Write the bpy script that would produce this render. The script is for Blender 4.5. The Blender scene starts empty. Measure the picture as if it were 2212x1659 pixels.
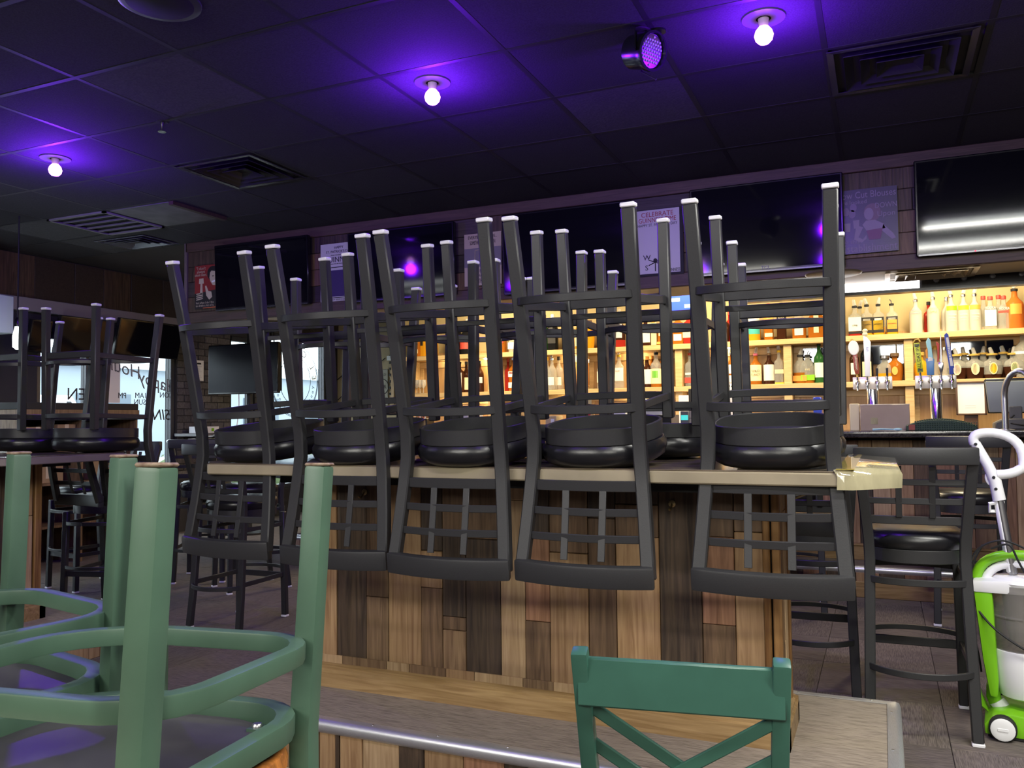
import bpy, bmesh, math, random
from math import sin, cos, pi, radians as R
from mathutils import Matrix, Vector
random.seed(7)
SC = bpy.context.scene
COL = SC.collection
H = 1.22                                  # camera height
FPX = 1807.0                              # focal length in pixels of the 2212 px wide frame
AX = Vector((0.9147, -0.0279, -0.4031)); AY = Vector((0.4039, 0.0352, 0.9141)); AZ = Vector((-0.0113, -0.9990, 0.0434))

def ray(px, py):
    d = Vector(((px-1106)/FPX, (py-829.5)/FPX, 1.0))
    return Vector((d.dot(AX), d.dot(AY), d.dot(AZ)))
def P(px, py, x=None, y=None, z=None):
    """point of the room seen at a photo pixel, on the plane X=x, Y=y or Z=z"""
    r = ray(px, py)
    t = x/r.x if x is not None else y/r.y if y is not None else (z-H)/r.z
    return Vector((r.x*t, r.y*t, H+r.z*t))
def depth(X, Y): return AX.z*X + AY.z*Y

# ---------------------------------------------------------------- camera
cd = bpy.data.cameras.new('camera'); cam = bpy.data.objects.new('camera', cd); COL.objects.link(cam)
cd.sensor_width = 36; cd.lens = 36*FPX/2212; cd.clip_start = 0.05; cd.clip_end = 200
M = Matrix(((AX.x, -AX.y, -AX.z), (AY.x, -AY.y, -AY.z), (AZ.x, -AZ.y, -AZ.z)))
q = M.to_quaternion(); q.normalize()
cam.matrix_world = Matrix.Translation((0, 0, H)) @ q.to_matrix().to_4x4()
SC.camera = cam
# ---------------------------------------------------------------- exposure, world
SC.view_settings.view_transform = 'Standard'; SC.view_settings.look = 'None'
SC.view_settings.gamma = 1; SC.view_settings.use_curve_mapping = False
SC.view_settings.exposure = 0.55
SC.cycles.use_denoising = True
SC.cycles.max_bounces = 8; SC.cycles.sample_clamp_indirect = 6.0
w = bpy.data.worlds.new('world'); SC.world = w; w.use_nodes = True
bg = w.node_tree.nodes['Background']; bg.inputs[0].default_value = (0.86, 0.95, 1.0, 1); bg.inputs[1].default_value = 3.6   # overcast daylight outside the windows

def area(name, loc, size, power, col, aim=(0, 0, -1), sy=None):
    l = bpy.data.lights.new(name, 'AREA'); l.energy = power; l.color = col; l.size = size
    if sy: l.shape = 'RECTANGLE'; l.size_y = sy
    o = bpy.data.objects.new(name, l); COL.objects.link(o); o.location = loc
    o.rotation_euler = Vector(aim).to_track_quat('-Z', 'Y').to_euler(); return o
# soft fill lamps added behind the camera for the light from that side
area('fill_lamp_left', (-2.2, -1.4, 2.75), 2.0, 130, (1.0, 0.97, 0.88), (0.0, 0.9, -1))
area('fill_lamp_right', (.8, -1.6, 2.75), 1.6, 80, (1.0, 0.97, 0.86), (-0.1, 0.9, -1))
# warm lamps above the bar aisle, behind the bulkhead
area('bar_aisle_lamp', (-3.6, 7.45, 2.74), 0.5, 66, (1.0, 0.80, 0.50), (0, 0.25, -1), 1.5)
area('bar_aisle_lamp', (-1.5, 7.45, 2.74), 0.5, 68, (1.0, 0.80, 0.50), (0, 0.25, -1), 1.5)
area('bar_aisle_lamp', (0.6, 7.45, 2.74), 0.5, 70, (1.0, 0.82, 0.52), (0, 0.25, -1), 1.5)

# ---------------------------------------------------------------- materials
MATS = {}
def mat(name, col=(.5, .5, .5), rough=.5, metal=0, emit=None, es=0, trans=0, ior=1.45, spec=.5, noise=0, nscale=8, stretch=(1, 1, 1), bump=0, col2=None, rnd=0, coat=0, alpha=1, lo=.35, hi=.65, detail=4, dist=0):
    if name in MATS: return MATS[name]
    m = bpy.data.materials.new(name); m.use_nodes = True; nt = m.node_tree; b = nt.nodes['Principled BSDF']
    c4 = (*col, 1)
    b.inputs['Base Color'].default_value = c4; b.inputs['Roughness'].default_value = rough; b.inputs['Metallic'].default_value = metal
    b.inputs['IOR'].default_value = ior; b.inputs['Transmission Weight'].default_value = trans
    b.inputs['Specular IOR Level'].default_value = spec; b.inputs['Coat Weight'].default_value = coat; b.inputs['Alpha'].default_value = alpha
    if emit: b.inputs['Emission Color'].default_value = (*emit, 1); b.inputs['Emission Strength'].default_value = es
    if noise or col2 or bump:
        tc = nt.nodes.new('ShaderNodeTexCoord'); mp = nt.nodes.new('ShaderNodeMapping'); nz = nt.nodes.new('ShaderNodeTexNoise')
        mp.inputs['Scale'].default_value = stretch; nz.inputs['Scale'].default_value = nscale; nz.inputs['Detail'].default_value = detail; nz.inputs['Distortion'].default_value = dist
        nt.links.new(tc.outputs['Object'], mp.inputs['Vector'])
        if rnd:
            oi = nt.nodes.new('ShaderNodeObjectInfo'); ad = nt.nodes.new('ShaderNodeVectorMath'); ml = nt.nodes.new('ShaderNodeMath'); ml.operation = 'MULTIPLY'; ml.inputs[1].default_value = 37.0
            nt.links.new(oi.outputs['Random'], ml.inputs[0]); nt.links.new(mp.outputs['Vector'], ad.inputs[0]); nt.links.new(ml.outputs[0], ad.inputs[1]); nt.links.new(ad.outputs[0], nz.inputs['Vector'])
        else: nt.links.new(mp.outputs['Vector'], nz.inputs['Vector'])
        rp = nt.nodes.new('ShaderNodeValToRGB'); rp.color_ramp.elements[0].position = lo; rp.color_ramp.elements[1].position = hi
        c2 = col2 or tuple(x*(1-noise) for x in col)
        rp.color_ramp.elements[0].color = (*c2, 1); rp.color_ramp.elements[1].color = c4
        nt.links.new(nz.outputs['Fac'], rp.inputs['Fac']); out = rp.outputs['Color']
        if rnd:
            hs = nt.nodes.new('ShaderNodeHueSaturation'); mr = nt.nodes.new('ShaderNodeMapRange'); mr.inputs['To Min'].default_value = 1-rnd; mr.inputs['To Max'].default_value = 1+rnd
            nt.links.new(oi.outputs['Random'], mr.inputs['Value']); nt.links.new(mr.outputs[0], hs.inputs['Value']); nt.links.new(out, hs.inputs['Color']); out = hs.outputs['Color']
        nt.links.new(out, b.inputs['Base Color'])
        if bump:
            bp = nt.nodes.new('ShaderNodeBump'); bp.inputs['Strength'].default_value = bump; bp.inputs['Distance'].default_value = .004
            nt.links.new(nz.outputs['Fac'], bp.inputs['Height']); nt.links.new(bp.outputs['Normal'], b.inputs['Normal'])
    MATS[name] = m; return m
def wood(name, light, dark, stretch=(26, 26, 1.6), sc=2.2, rough=.55, rnd=.22, bump=.25, lo=.3, hi=.7):
    return mat(name, light, rough, col2=dark, nscale=sc, stretch=stretch, bump=bump, rnd=rnd, lo=lo, hi=hi, detail=6, dist=.9)

BLACK = mat('black_powder_coat', (.029, .029, .031), .42, spec=.5, bump=.05, nscale=260, noise=.1)
VINYL = mat('black_vinyl', (.010, .010, .012), .30, spec=.55, bump=.08, nscale=90, noise=.1)
CAPW = mat('white_glide_plastic', (.75, .74, .78), .4)
GREEN = mat('green_enamel', (.060, .116, .077), .42, noise=.22, nscale=7, spec=.5, bump=.04)
GREEN2 = mat('dark_green_enamel', (.036, .110, .080), .38, noise=.2, nscale=7, bump=.04)
WORN = mat('worn_leg_tip', (.26, .20, .14), .7, col2=(.10, .05, .03), nscale=60)
CHROME = mat('chrome', (.80, .80, .80), .14, 1)
STEEL = mat('brushed_steel', (.55, .55, .57), .33, 1)
ALU = mat('aluminium_nosing', (.78, .79, .82), .40, .85, noise=.15, nscale=60, stretch=(1, 14, 14))
CEIL = mat('black_ceiling_tile', (.044, .044, .050), .9, noise=.35, nscale=140, bump=.35, rnd=.18)
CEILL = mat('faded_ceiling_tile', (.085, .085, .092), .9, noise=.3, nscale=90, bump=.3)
GRID = mat('black_grid_metal', (.020, .020, .023), .6)
GLOSSB = mat('black_gloss_plastic', (.008, .008, .010), .22, spec=.5)
SCREEN = mat('tv_screen', (.004, .004, .006), .06, spec=.5)
MATTEB = mat('matte_black', (.012, .012, .013), .7)
CARPET = mat('carpet_fibre', (.150, .122, .108), .95, col2=(.072, .058, .053), nscale=2.0, stretch=(9, 150, 9), bump=.6, rnd=.12, lo=.36, hi=.62, detail=8)
CARPET2 = mat('platform_carpet_fibre', (.285, .235, .185), .95, col2=(.130, .102, .080), nscale=2.0, stretch=(9, 150, 9), bump=.6, lo=.30, hi=.56, detail=8)
W_HONEY = wood('honey_plank', (.40, .255, .130), (.22, .120, .055))
W_PALE = wood('pale_plank', (.46, .320, .180), (.28, .175, .090))
W_BROWN = wood('brown_plank', (.185, .112, .060), (.075, .042, .022))
W_DARK = wood('dark_plank', (.085, .055, .034), (.024, .015, .010), bump=.6)
W_GREY = wood('weathered_plank', (.235, .150, .080), (.100, .055, .028), bump=.4)
W_PINK = wood('pinkish_plank', (.33, .170, .095), (.15, .070, .035))
W_TRIM = wood('stained_trim', (.32, .175, .065), (.14, .065, .022), rough=.35, rnd=.1)
W_BASE = wood('stained_base_board', (.37, .245, .115), (.21, .125, .050), stretch=(1.6, 26, 26), rough=.38, rnd=.1)
W_MAPLE = wood('maple_board', (.66, .47, .23), (.52, .34, .145), stretch=(1.6, 26, 26), rough=.4, rnd=.04, bump=.08)
W_MAPLEV = wood('maple_panel', (.50, .31, .135), (.40, .235, .090), stretch=(20, 20, 1.4), rough=.45, rnd=.06, bump=.08)
W_SOFF = wood('dark_soffit_plank', (.055, .041, .038), (.024, .017, .016), stretch=(1.6, 26, 26), rnd=.5)
W_SOFT = wood('soffit_trim_board', (.085, .052, .038), (.045, .027, .020), stretch=(1.6, 26, 26), rnd=.1)
WP = [W_HONEY, W_PALE, W_BROWN, W_DARK, W_GREY, W_PINK]
TOP = mat('laminate_counter_top', (.17, .135, .095), .30, col2=(.095, .072, .050), nscale=2, stretch=(2, 24, 24), coat=.3)
TOPE = mat('counter_edge_band', (.33, .28, .19), .35, noise=.25, nscale=5)
TOPG = mat('brown_counter_edge', (.20, .165, .150), .35, noise=.2, nscale=5)
WRAP = mat('clear_plastic_wrap', (.40, .36, .22), .09, spec=.9, coat=1, bump=.9, nscale=7, noise=.25, stretch=(4, 1, 1))
GRANITE = mat('dark_granite', (.050, .046, .045), .16, col2=(.012, .011, .012), nscale=60, coat=.4)
BEIGE = mat('beige_paint', (.42, .34, .21), .8)
PLASTER = mat('warm_wall_paint', (.46, .36, .18), .75)
DRYWALL = mat('dark_wall_paint', (.06, .055, .06), .85)
SOFUND = mat('bulkhead_underside', (.60, .47, .28), .45, noise=.15, nscale=3)
BRICK = mat('grey_brick', (.125, .115, .120), .85, noise=.5, nscale=25, bump=.5, rnd=.35)
MORTAR = mat('dark_mortar', (.035, .033, .035), .95)
FRAMEM = mat('window_frame_metal', (.060, .062, .070), .4, .3)
PANE = None
WHITE = mat('white_paper', (.80, .80, .80), .6)
INK = mat('black_ink', (.012, .012, .014), .6)
RED = mat('red_ink', (.42, .030, .030), .55)

# ---------------------------------------------------------------- mesh helpers
class MB:
    def __init__(s): s.v = []; s.f = []; s.m = []; s.mi = 0
    def add(s, vs, fs):
        o = len(s.v); s.v += [tuple(v) for v in vs]; s.f += [tuple(i+o for i in f) for f in fs]; s.m += [s.mi]*len(fs); return s
    def bx(s, x0, x1, y0, y1, z0, z1):
        return s.add([(x0,y0,z0),(x1,y0,z0),(x1,y1,z0),(x0,y1,z0),(x0,y0,z1),(x1,y0,z1),(x1,y1,z1),(x0,y1,z1)],
                     [(0,3,2,1),(4,5,6,7),(0,1,5,4),(1,2,6,5),(2,3,7,6),(3,0,4,7)])
    def sweep(s, path, w, h, up=(0, 0, 1), closed=False, taper=None):
        """rectangular bar: w across, h along up"""
        up = Vector(up); pts = [Vector(p) for p in path]; n = len(pts); rings = []
        for i, p in enumerate(pts):
            a = pts[(i-1) % n] if (closed or i) else p; b = pts[(i+1) % n] if (closed or i < n-1) else p
            t = (b-a).normalized(); sd = t.cross(up).normalized(); u = sd.cross(t).normalized()
            k = 1.0
            if (closed or 0 < i < n-1):
                c = (p-a).normalized().dot(t); k = 1/max(c, .5)
            q = 1 if taper is None else taper[i]
            rings.append([p+sd*(w/2*k*q)*sx+u*(h/2*q)*sz for sx, sz in ((-1,-1),(1,-1),(1,1),(-1,1))])
        vs = [v for r in rings for v in r]; fs = []
        for i in range(n if closed else n-1):
            j = (i+1) % n
            for k in range(4): fs.append((i*4+k, i*4+(k+1) % 4, j*4+(k+1) % 4, j*4+k))
        if not closed: fs += [(3,2,1,0), tuple((n-1)*4+k for k in range(4))]
        return s.add(vs, fs)
    def tube(s, path, r, n=8, closed=False):
        pts = [Vector(p) for p in path]; m = len(pts); vs = []; fs = []; u = None
        rr = r if isinstance(r, (list, tuple)) else [r]*m
        for i, p in enumerate(pts):
            a = pts[(i-1) % m] if (closed or i) else p; b = pts[(i+1) % m] if (closed or i < m-1) else p
            t = (b-a).normalized()
            if u is None: u = t.orthogonal().normalized()
            u = (u-t*u.dot(t)).normalized(); v = t.cross(u)
            for k in range(n): vs.append(p+(u*cos(2*pi*k/n)+v*sin(2*pi*k/n))*rr[i])
        for i in range(m if closed else m-1):
            j = (i+1) % m
            for k in range(n): fs.append((i*n+k, i*n+(k+1) % n, j*n+(k+1) % n, j*n+k))
        if not closed: fs += [tuple(range(n-1, -1, -1)), tuple((m-1)*n+k for k in range(n))]
        return s.add(vs, fs)
    def lathe(s, prof, c=(0, 0, 0), n=16, sx=1, sy=1, pw=2.0, a0=0):
        vs = []; fs = []
        for r, z in prof:
            for k in range(n):
                a = a0+2*pi*k/n; ca, sa = cos(a), sin(a)
                e = (abs(ca)**pw+abs(sa)**pw)**(-1/pw)
                vs.append((c[0]+r*e*ca*sx, c[1]+r*e*sa*sy, c[2]+z))
        for i in range(len(prof)-1):
            for k in range(n): fs.append((i*n+k, i*n+(k+1) % n, (i+1)*n+(k+1) % n, (i+1)*n+k))
        fs += [tuple(range(n-1, -1, -1)), tuple((len(prof)-1)*n+k for k in range(n))]
        return s.add(vs, fs)
    def prism(s, poly, y0, y1, ax='y'):
        """polygon (a,b) pushed along an axis: 'y' -> (a,y,b), 'z' -> (a,b,z), 'x' -> (x,a,b)"""
        n = len(poly)
        def q(a, b, t): return (a, t, b) if ax == 'y' else (a, b, t) if ax == 'z' else (t, a, b)
        vs = [q(a, b, y0) for a, b in poly]+[q(a, b, y1) for a, b in poly]
        return s.add(vs, [tuple(range(n)), tuple(range(2*n-1, n-1, -1))]+[(i, i+n, (i+1) % n+n, (i+1) % n) for i in range(n)])
    def build(s, name, m, parent=None, bevel=0, smooth=True, seg=1, angle=40):
        me = bpy.data.meshes.new(name); bm = bmesh.new()
        vv = [bm.verts.new(v) for v in s.v]
        for f, mi in zip(s.f, s.m):
            try: fc = bm.faces.new([vv[i] for i in f]); fc.material_index = mi
            except ValueError: pass
        bmesh.ops.recalc_face_normals(bm, faces=bm.faces)
        if bevel:
            es = [e for e in bm.edges if len(e.link_faces) == 2 and e.calc_face_angle(0) > .6]
            bmesh.ops.bevel(bm, geom=es, offset=bevel, segments=seg, affect='EDGES', profile=.6, clamp_overlap=True)
        bm.to_mesh(me); bm.free()
        for x in (m if isinstance(m, (list, tuple)) else [m]): me.materials.append(x)
        if smooth:
            me.polygons.foreach_set('use_smooth', [True]*len(me.polygons)); me.set_sharp_from_angle(angle=R(angle))
        o = bpy.data.objects.new(name, me); COL.objects.link(o)
        if parent: o.parent = parent
        return o
def thing(name, label, cat, loc=(0, 0, 0), rz=0, group=None):
    o = bpy.data.objects.new(name, None); COL.objects.link(o); o.empty_display_size = .05
    o.location = loc; o.rotation_euler = (0, 0, rz); return tag(o, label, cat, group)
def tag(o, label, cat, group=None):
    o['label'] = label; o['category'] = cat
    if group: o['group'] = group
    return o
def struct(o): o['kind'] = 'structure'; return o
KIDS = {}
def copy_tree(o, parent=None):
    c = o.copy(); COL.objects.link(c); c.parent = parent
    for ch in o.children: copy_tree(ch, c)
    return c
def inst(o, name, parent, loc, rot=(0, 0, 0), m=None, scale=None):
    """another piece that shares o's mesh"""
    c = bpy.data.objects.new(name, o.data); COL.objects.link(c); c.parent = parent; c.location = loc; c.rotation_euler = rot
    if scale: c.scale = scale
    if m: c.material_slots[0].link = 'OBJECT'; c.material_slots[0].material = m
    return c
def text(parent, s, size, loc, m, right=(1, 0, 0), up=(0, 0, 1), align='CENTER', name='lettering', wide=1.0, mirror=False, thick=.0004, shear=0, maxw=0):
    cu = bpy.data.curves.new(name, 'FONT'); cu.body = s; cu.size = size; cu.align_x = align; cu.align_y = 'CENTER'; cu.extrude = thick; cu.shear = shear; cu.resolution_u = 3
    cu.materials.append(m); o = bpy.data.objects.new(name, cu); COL.objects.link(o); o.parent = parent
    if maxw: o['maxw'] = maxw
    r = Vector(right).normalized(); u = Vector(up).normalized(); n = r.cross(u)
    k = -1 if mirror else 1
    o.matrix_local = Matrix(((r.x*wide*k, u.x, n.x, loc[0]), (r.y*wide*k, u.y, n.y, loc[1]), (r.z*wide*k, u.z, n.z, loc[2]), (0, 0, 0, 1)))
    return o
def arc(cx, cy, rx, ry, a0, a1, n, z=0):
    return [(cx+rx*cos(a0+(a1-a0)*i/(n-1)), cy+ry*sin(a0+(a1-a0)*i/(n-1)), z) for i in range(n)]
def bez(p0, p1, p2, n=8):
    p0, p1, p2 = Vector(p0), Vector(p1), Vector(p2)
    return [p0*(1-t)**2+p1*2*t*(1-t)+p2*t*t for t in [i/(n-1) for i in range(n)]]
def rbox(name, m, parent, x0, x1, y0, y1, z0, z1, bevel=0): return MB().bx(x0, x1, y0, y1, z0, z1).build(name, m, parent, bevel)
def zrot_light(name, loc, power, col, size=.05, kind='POINT', spot=None):
    l = bpy.data.lights.new(name, kind); l.energy = power; l.color = col; l.shadow_soft_size = size
    if spot: l.spot_size = spot; l.spot_blend = .6
    o = bpy.data.objects.new(name, l); COL.objects.link(o); o.location = loc; return o

# ================================================================ the room
XL, XR, YF, YB, ZC = -7.3, 3.2, -3.6, 10.2, 2.83
floor = struct(MB().bx(XL-.2, XR+.2, YF-.2, YB+.2, -.12, -.012).build('floor', MATTEB))
t0 = None
for i in range(16):
    for j in range(14):
        x = -6.05+.5*i; y = .25+.5*j
        if x > 1.6 or (x > -2.2 and y < 1.2): continue
        if t0 is None:
            t0 = MB().bx(-.249, .249, -.249, .249, -.012, 0).build('carpet_tile', CARPET, floor, .002, False); t0.location = (x, y, 0); o = t0
        else: o = inst(t0, 'carpet_tile', floor, (x, y, 0))
        o.rotation_euler = (0, 0, pi/2*((i+j) % 2)+pi*random.randint(0, 1))
MB().bx(XL, XR, YF, -.0, -.012, 0).bx(XL, -6.3, 0, YB, -.012, 0).bx(-6.3, XR, 7.0, YB, -.012, 0).bx(1.7, XR, 0, 7.0, -.012, 0).bx(-2.3, 1.7, 0, 1.0, -.012, 0).build('floor_covering', CARPET, floor, 0, False)

ceil = struct(MB().bx(XL-.2, XR+.2, YF-.2, YB+.2, ZC+.012, ZC+.12).build('ceiling', DRYWALL))
gx = [-.82+.637*k for k in range(-11, 7)]; gy = [3.85+.59*k for k in range(-5, 4)]
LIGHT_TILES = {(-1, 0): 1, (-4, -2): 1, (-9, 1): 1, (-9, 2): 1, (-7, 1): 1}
NOTILE = {(-5, 0), (1, 0), (-8, 1)}
c0 = None
for a in range(-11, 6):
    for b in range(-5, 3):
        if (a, b) in NOTILE or b < -4 and a > 3: continue
        cx, cy = -.82+.637*(a+.5), 3.85+.59*(b+.5)
        if cy > 5.6: continue
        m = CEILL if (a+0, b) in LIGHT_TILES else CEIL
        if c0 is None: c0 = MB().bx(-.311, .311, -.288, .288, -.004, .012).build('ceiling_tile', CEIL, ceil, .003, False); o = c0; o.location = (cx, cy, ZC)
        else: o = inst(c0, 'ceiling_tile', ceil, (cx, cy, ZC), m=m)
gv = MB().bx(-.012, .012, gy[0], 5.59, -.005, .012).build('grid_rail', GRID, ceil, 0, False); gv.location = (gx[0], 0, ZC)
for x in gx[1:]: inst(gv, 'grid_rail', ceil, (x, 0, ZC))
gh = MB().bx(gx[0], gx[-1], -.012, .012, -.0055, .012).build('grid_rail', GRID, ceil, 0, False); gh.location = (0, gy[0], ZC)
for y in gy[1:]: inst(gh, 'grid_rail', ceil, (0, y, ZC))

wb = struct(MB().bx(-5.15, XR, 8.5, 8.6, 0, ZC).build('wall_back', PLASTER))
struct(MB().bx(-5.15, -5.05, 8.6, YB, 0, ZC).build('wall_alcove', BEIGE))
struct(MB().bx(XL, -5.15, YB, YB+.1, 0, ZC).build('wall_alcove_back', BEIGE))
struct(MB().bx(XR, XR+.1, YF, YB, 0, ZC).build('wall_right', DRYWALL))
struct(MB().bx(XL, XR, YF-.1, YF, 0, ZC).build('wall_front', DRYWALL))
struct(MB().bx(XL, -6.2, YB-.03, YB, 0, .14).build('baseboard_alcove', W_MAPLE))
# left wall: storefront openings between piers
OPEN = [(2.2, 3.6, .12, 2.1), (4.15, 5.05, .06, 2.12), (5.42, 6.02, .5, 2.12), (6.16, 7.12, .12, 2.12), (7.98, 8.42, .3, 2.3), (8.72, 9.95, .35, 2.42)]
lw = MB(); y = YF
for a, b, z0, z1 in OPEN:
    lw.bx(XL-.16, XL, y, a, 0, ZC); lw.bx(XL-.16, XL, a, b, z1, ZC); lw.bx(XL-.16, XL, a, b, 0, z0); y = b
lw.bx(XL-.16, XL, y, YB, 0, ZC)
wl = struct(lw.build('wall_left', MORTAR, None, 0, False))
glass = mat('window_glass', (.9, .97, 1.0), .0, trans=1, ior=1.01, spec=.2)
for k, (a, b, z0, z1) in enumerate(OPEN):
    f = MB()
    for p, q2, r0, r1 in ((a, a+.05, z0, z1), (b-.05, b, z0, z1), (a, b, z0, z0+.06), (a, b, z1-.06, z1)): f.bx(XL-.10, XL-.02, p, q2, r0, r1)
    wn = struct(f.build('window_%d' % (k+1), FRAMEM, None, .004))
    MB().bx(XL-.065, XL-.059, a+.05, b-.05, z0+.06, z1-.06).build('pane', glass, wn, 0, False)
    globals()['WIN%d' % (k+1)] = wn
# brick pier between the windows: every brick in view
bk = None
ys = 7.13
for r in range(22):
    z = .62+r*.078; yy = 7.135-(.105 if r % 2 else 0)
    while yy < 8.70:
        a, b = max(yy, 7.135), min(yy+.203, 8.70)
        for oa, ob, oz0, oz1 in OPEN:
            if a < ob and b > oa and z < oz1 and z+.07 > oz0:
                if a < oa: b = oa-.002
                elif b > ob: a = ob+.002
                else: a, b = 0, 0
        if b-a > .03:
            if bk is None: bk = MB().bx(-.010, .006, -.5, .5, 0, .068).build('brick', BRICK, wl, 0, False); o = bk
            else: o = bpy.data.objects.new('brick', bk.data); COL.objects.link(o); o.parent = wl
            o.location = (XL+.003+random.uniform(-.002, .003), (a+b)/2, z); o.scale = (1, (b-a)-.006, 1)
        yy += .21
# dark boards above the storefront, pale header strip under them
sb = struct(MB().bx(XL+.005, XL+.09, 2.0, 7.10, 2.285, 2.41).build('trim_1', mat('grey_header_board', (.20, .19, .20), .5), None, .004))
y = 1.6
while y < YB-.1:
    wd = random.uniform(.28, .52); b = min(y+wd, YB)
    MB().bx(XL, XL+random.uniform(.014, .026), y+.003, b-.003, 2.415, ZC-.01).build('plank', random.choice([W_SOFF, W_DARK, W_SOFF]), wl, .002, False); y = b
# bulkhead over the bar with the televisions
BX0, BX1, BY0, BY1, BZ0 = -5.62, XR, 5.60, 6.06, 2.115
bh = struct(MB().bx(BX0+.02, BX1, BY0+.02, BY1, BZ0+.012, ZC+.01).build('wall_bulkhead', DRYWALL))
MB().bx(BX0+.005, BX1, BY0+.03, BY1-.002, BZ0, BZ0+.011).build('underside_board', SOFUND, bh, 0, False)
for r in range(4):
    z0 = BZ0+.09+r*.135; x = BX0
    while x < BX1-.05:
        ln = random.uniform(.35, 1.25); e = min(x+ln, BX1)
        MB().bx(x+.002, e-.002, BY0+.004+random.uniform(0, .008), BY0+.02, z0+.002, z0+.133).build('plank', random.choice([W_SOFF, W_SOFF, W_DARK, W_BROWN]), bh, .002, False); x = e
MB().bx(BX0-.004, BX1, BY0-.012, BY0+.02, BZ0+.628, ZC-.004).build('crown_board', W_SOFT, bh, .004, False)
MB().bx(BX0-.004, BX1, BY0-.010, BY0+.03, BZ0-.004, BZ0+.088).build('lower_board', W_SOFT, bh, .004, False)
MB().bx(BX0-.02, BX0+.012, BY0-.012, BY0+.03, BZ0-.004, ZC-.004).build('corner_post', mat('pale_corner_bead', (.13, .10, .10), .6), bh, .003)
MB().bx(BX0-.006, BX0+.02, BY0+.03, BY1, BZ0, ZC-.004).build('end_board', W_SOFF, bh, 0, False)

# outside, seen through the windows
gr = struct(MB().bx(-60, XL-.3, -30, 60, -.20, -.10).build('ground', mat('concrete_paving', (.42, .42, .42), .9, noise=.15, nscale=1)))
hed = MB(); rr = random.Random(3)
for k in range(1500):
    c = Vector((rr.uniform(-11.0, -10.3), rr.uniform(3, 20), rr.uniform(-.1, .72))); u = Vector((rr.gauss(0, 1), rr.gauss(0, 1), rr.gauss(0, 1))).normalized()*.05; v = u.orthogonal().normalized()*.035
    hed.add([c-u, c+v, c+u, c-v], [(0, 1, 2, 3)])
for k in range(34): hed.lathe([(.02, -.1), (.26, .05), (.32, .3), (.22, .55), (.02, .66)], (-10.65, 3.2+k*.5, 0), 7)
hd = hed.build('hedge', mat('hedge_leaves', (.10, .14, .055), .8, noise=.5, nscale=9)); tag(hd, 'clipped green hedge growing outside the storefront windows', 'hedge'); hd['kind'] = 'stuff'
ob = thing('commercial_building', 'grey commercial building standing across the paving outside the windows', 'building', (-30, 16, 0))
MB().bx(-3, 3, -14, 26, -.1, 3.4).build('wall', mat('far_wall_grey', (.26, .30, .34), .9), ob)
MB().bx(-3.1, 3.3, -14.2, 26.2, 3.4, 4.0).build('fascia', mat('far_fascia', (.62, .66, .68), .8), ob)
MB().bx(2.9, 3.35, -4, 2, 3.0, 3.7).build('sign_band', mat('far_sign_red', (.50, .12, .10), .7), ob)
for k in range(8): MB().bx(2.98, 3.06, -12+k*4.4, -9.6+k*4.4, .4, 2.4).build('window', mat('far_window', (.09, .12, .15), .3), ob)
cv = thing('white_van', 'white van parked outside beyond the hedge', 'van', (-19, 13.5, 0), 1.5)
MB().prism([(-2.2, .35), (2.2, .35), (2.25, 1.0), (1.5, 1.15), (.9, 1.95), (-2.2, 1.95)], -.9, .9).build('body', mat('van_white', (.8, .82, .84), .3), cv, .05)
MB().prism([(.75, 1.2), (1.35, 1.2), (.85, 1.8), (.75, 1.8)], -.91, .91).build('side_glass', SCREEN, cv)
for sx in (-1.4, 1.4):
    for sy in (-.86, .86): MB().lathe([(.3, -.1), (.34, -.06), (.34, .06), (.3, .1)], (0, 0, 0), 16).build('wheel', MATTEB, cv).matrix_local = Matrix.Translation((sx, sy, .24)) @ Matrix.Rotation(pi/2, 4, 'X')

# ================================================================ ceiling fittings
def purple(X, Y, label, pw=26):
    t = thing('purple_lamp', label, 'lamp', (X, Y, ZC), 0, 'purple bulbs in the ceiling')
    MB().lathe([(.085, -.010), (.088, -.004), (.080, 0)], n=24).build('ceiling_plate', mat('lamp_plate', (.08, .075, .085), .35), t)
    MB().lathe([(.018, -.042), (.022, -.01), (.03, -.01)], n=14).build('socket', mat('lamp_socket', (.6, .5, .6), .4), t)
    MB().lathe([(.004, -.113), (.021, -.109), (.033, -.096), (.038, -.077), (.032, -.058), (.020, -.043)], n=18).build('bulb', mat('purple_bulb', (1, .5, 1), .4, emit=(1.0, .42, 1.0), es=5), t)
    zrot_light('purple_bulb_light', (X, Y, ZC-.165), pw, (.15, .005, 1.0), .05)
    zrot_light('purple_bulb_glow', (X, Y, ZC-.15), pw*.012, (.85, .02, 1.0), .05)
purple(-4.50, 3.44, 'purple bulb glowing on a round plate, leftmost on the ceiling')
purple(-1.903, 3.42, 'purple bulb glowing above the middle stools, middle one of three')
purple(-.55, .80, 'purple bulb over the green chairs, right one of the row behind', 9); purple(-1.95, .80, 'purple bulb over the green chairs, middle one of the row behind', 9); purple(-4.5, .80, 'purple bulb over the left tables, left one of the row behind', 9)
purple(-.39, 3.43, 'purple bulb glowing between the stage light and the large vent')

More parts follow.
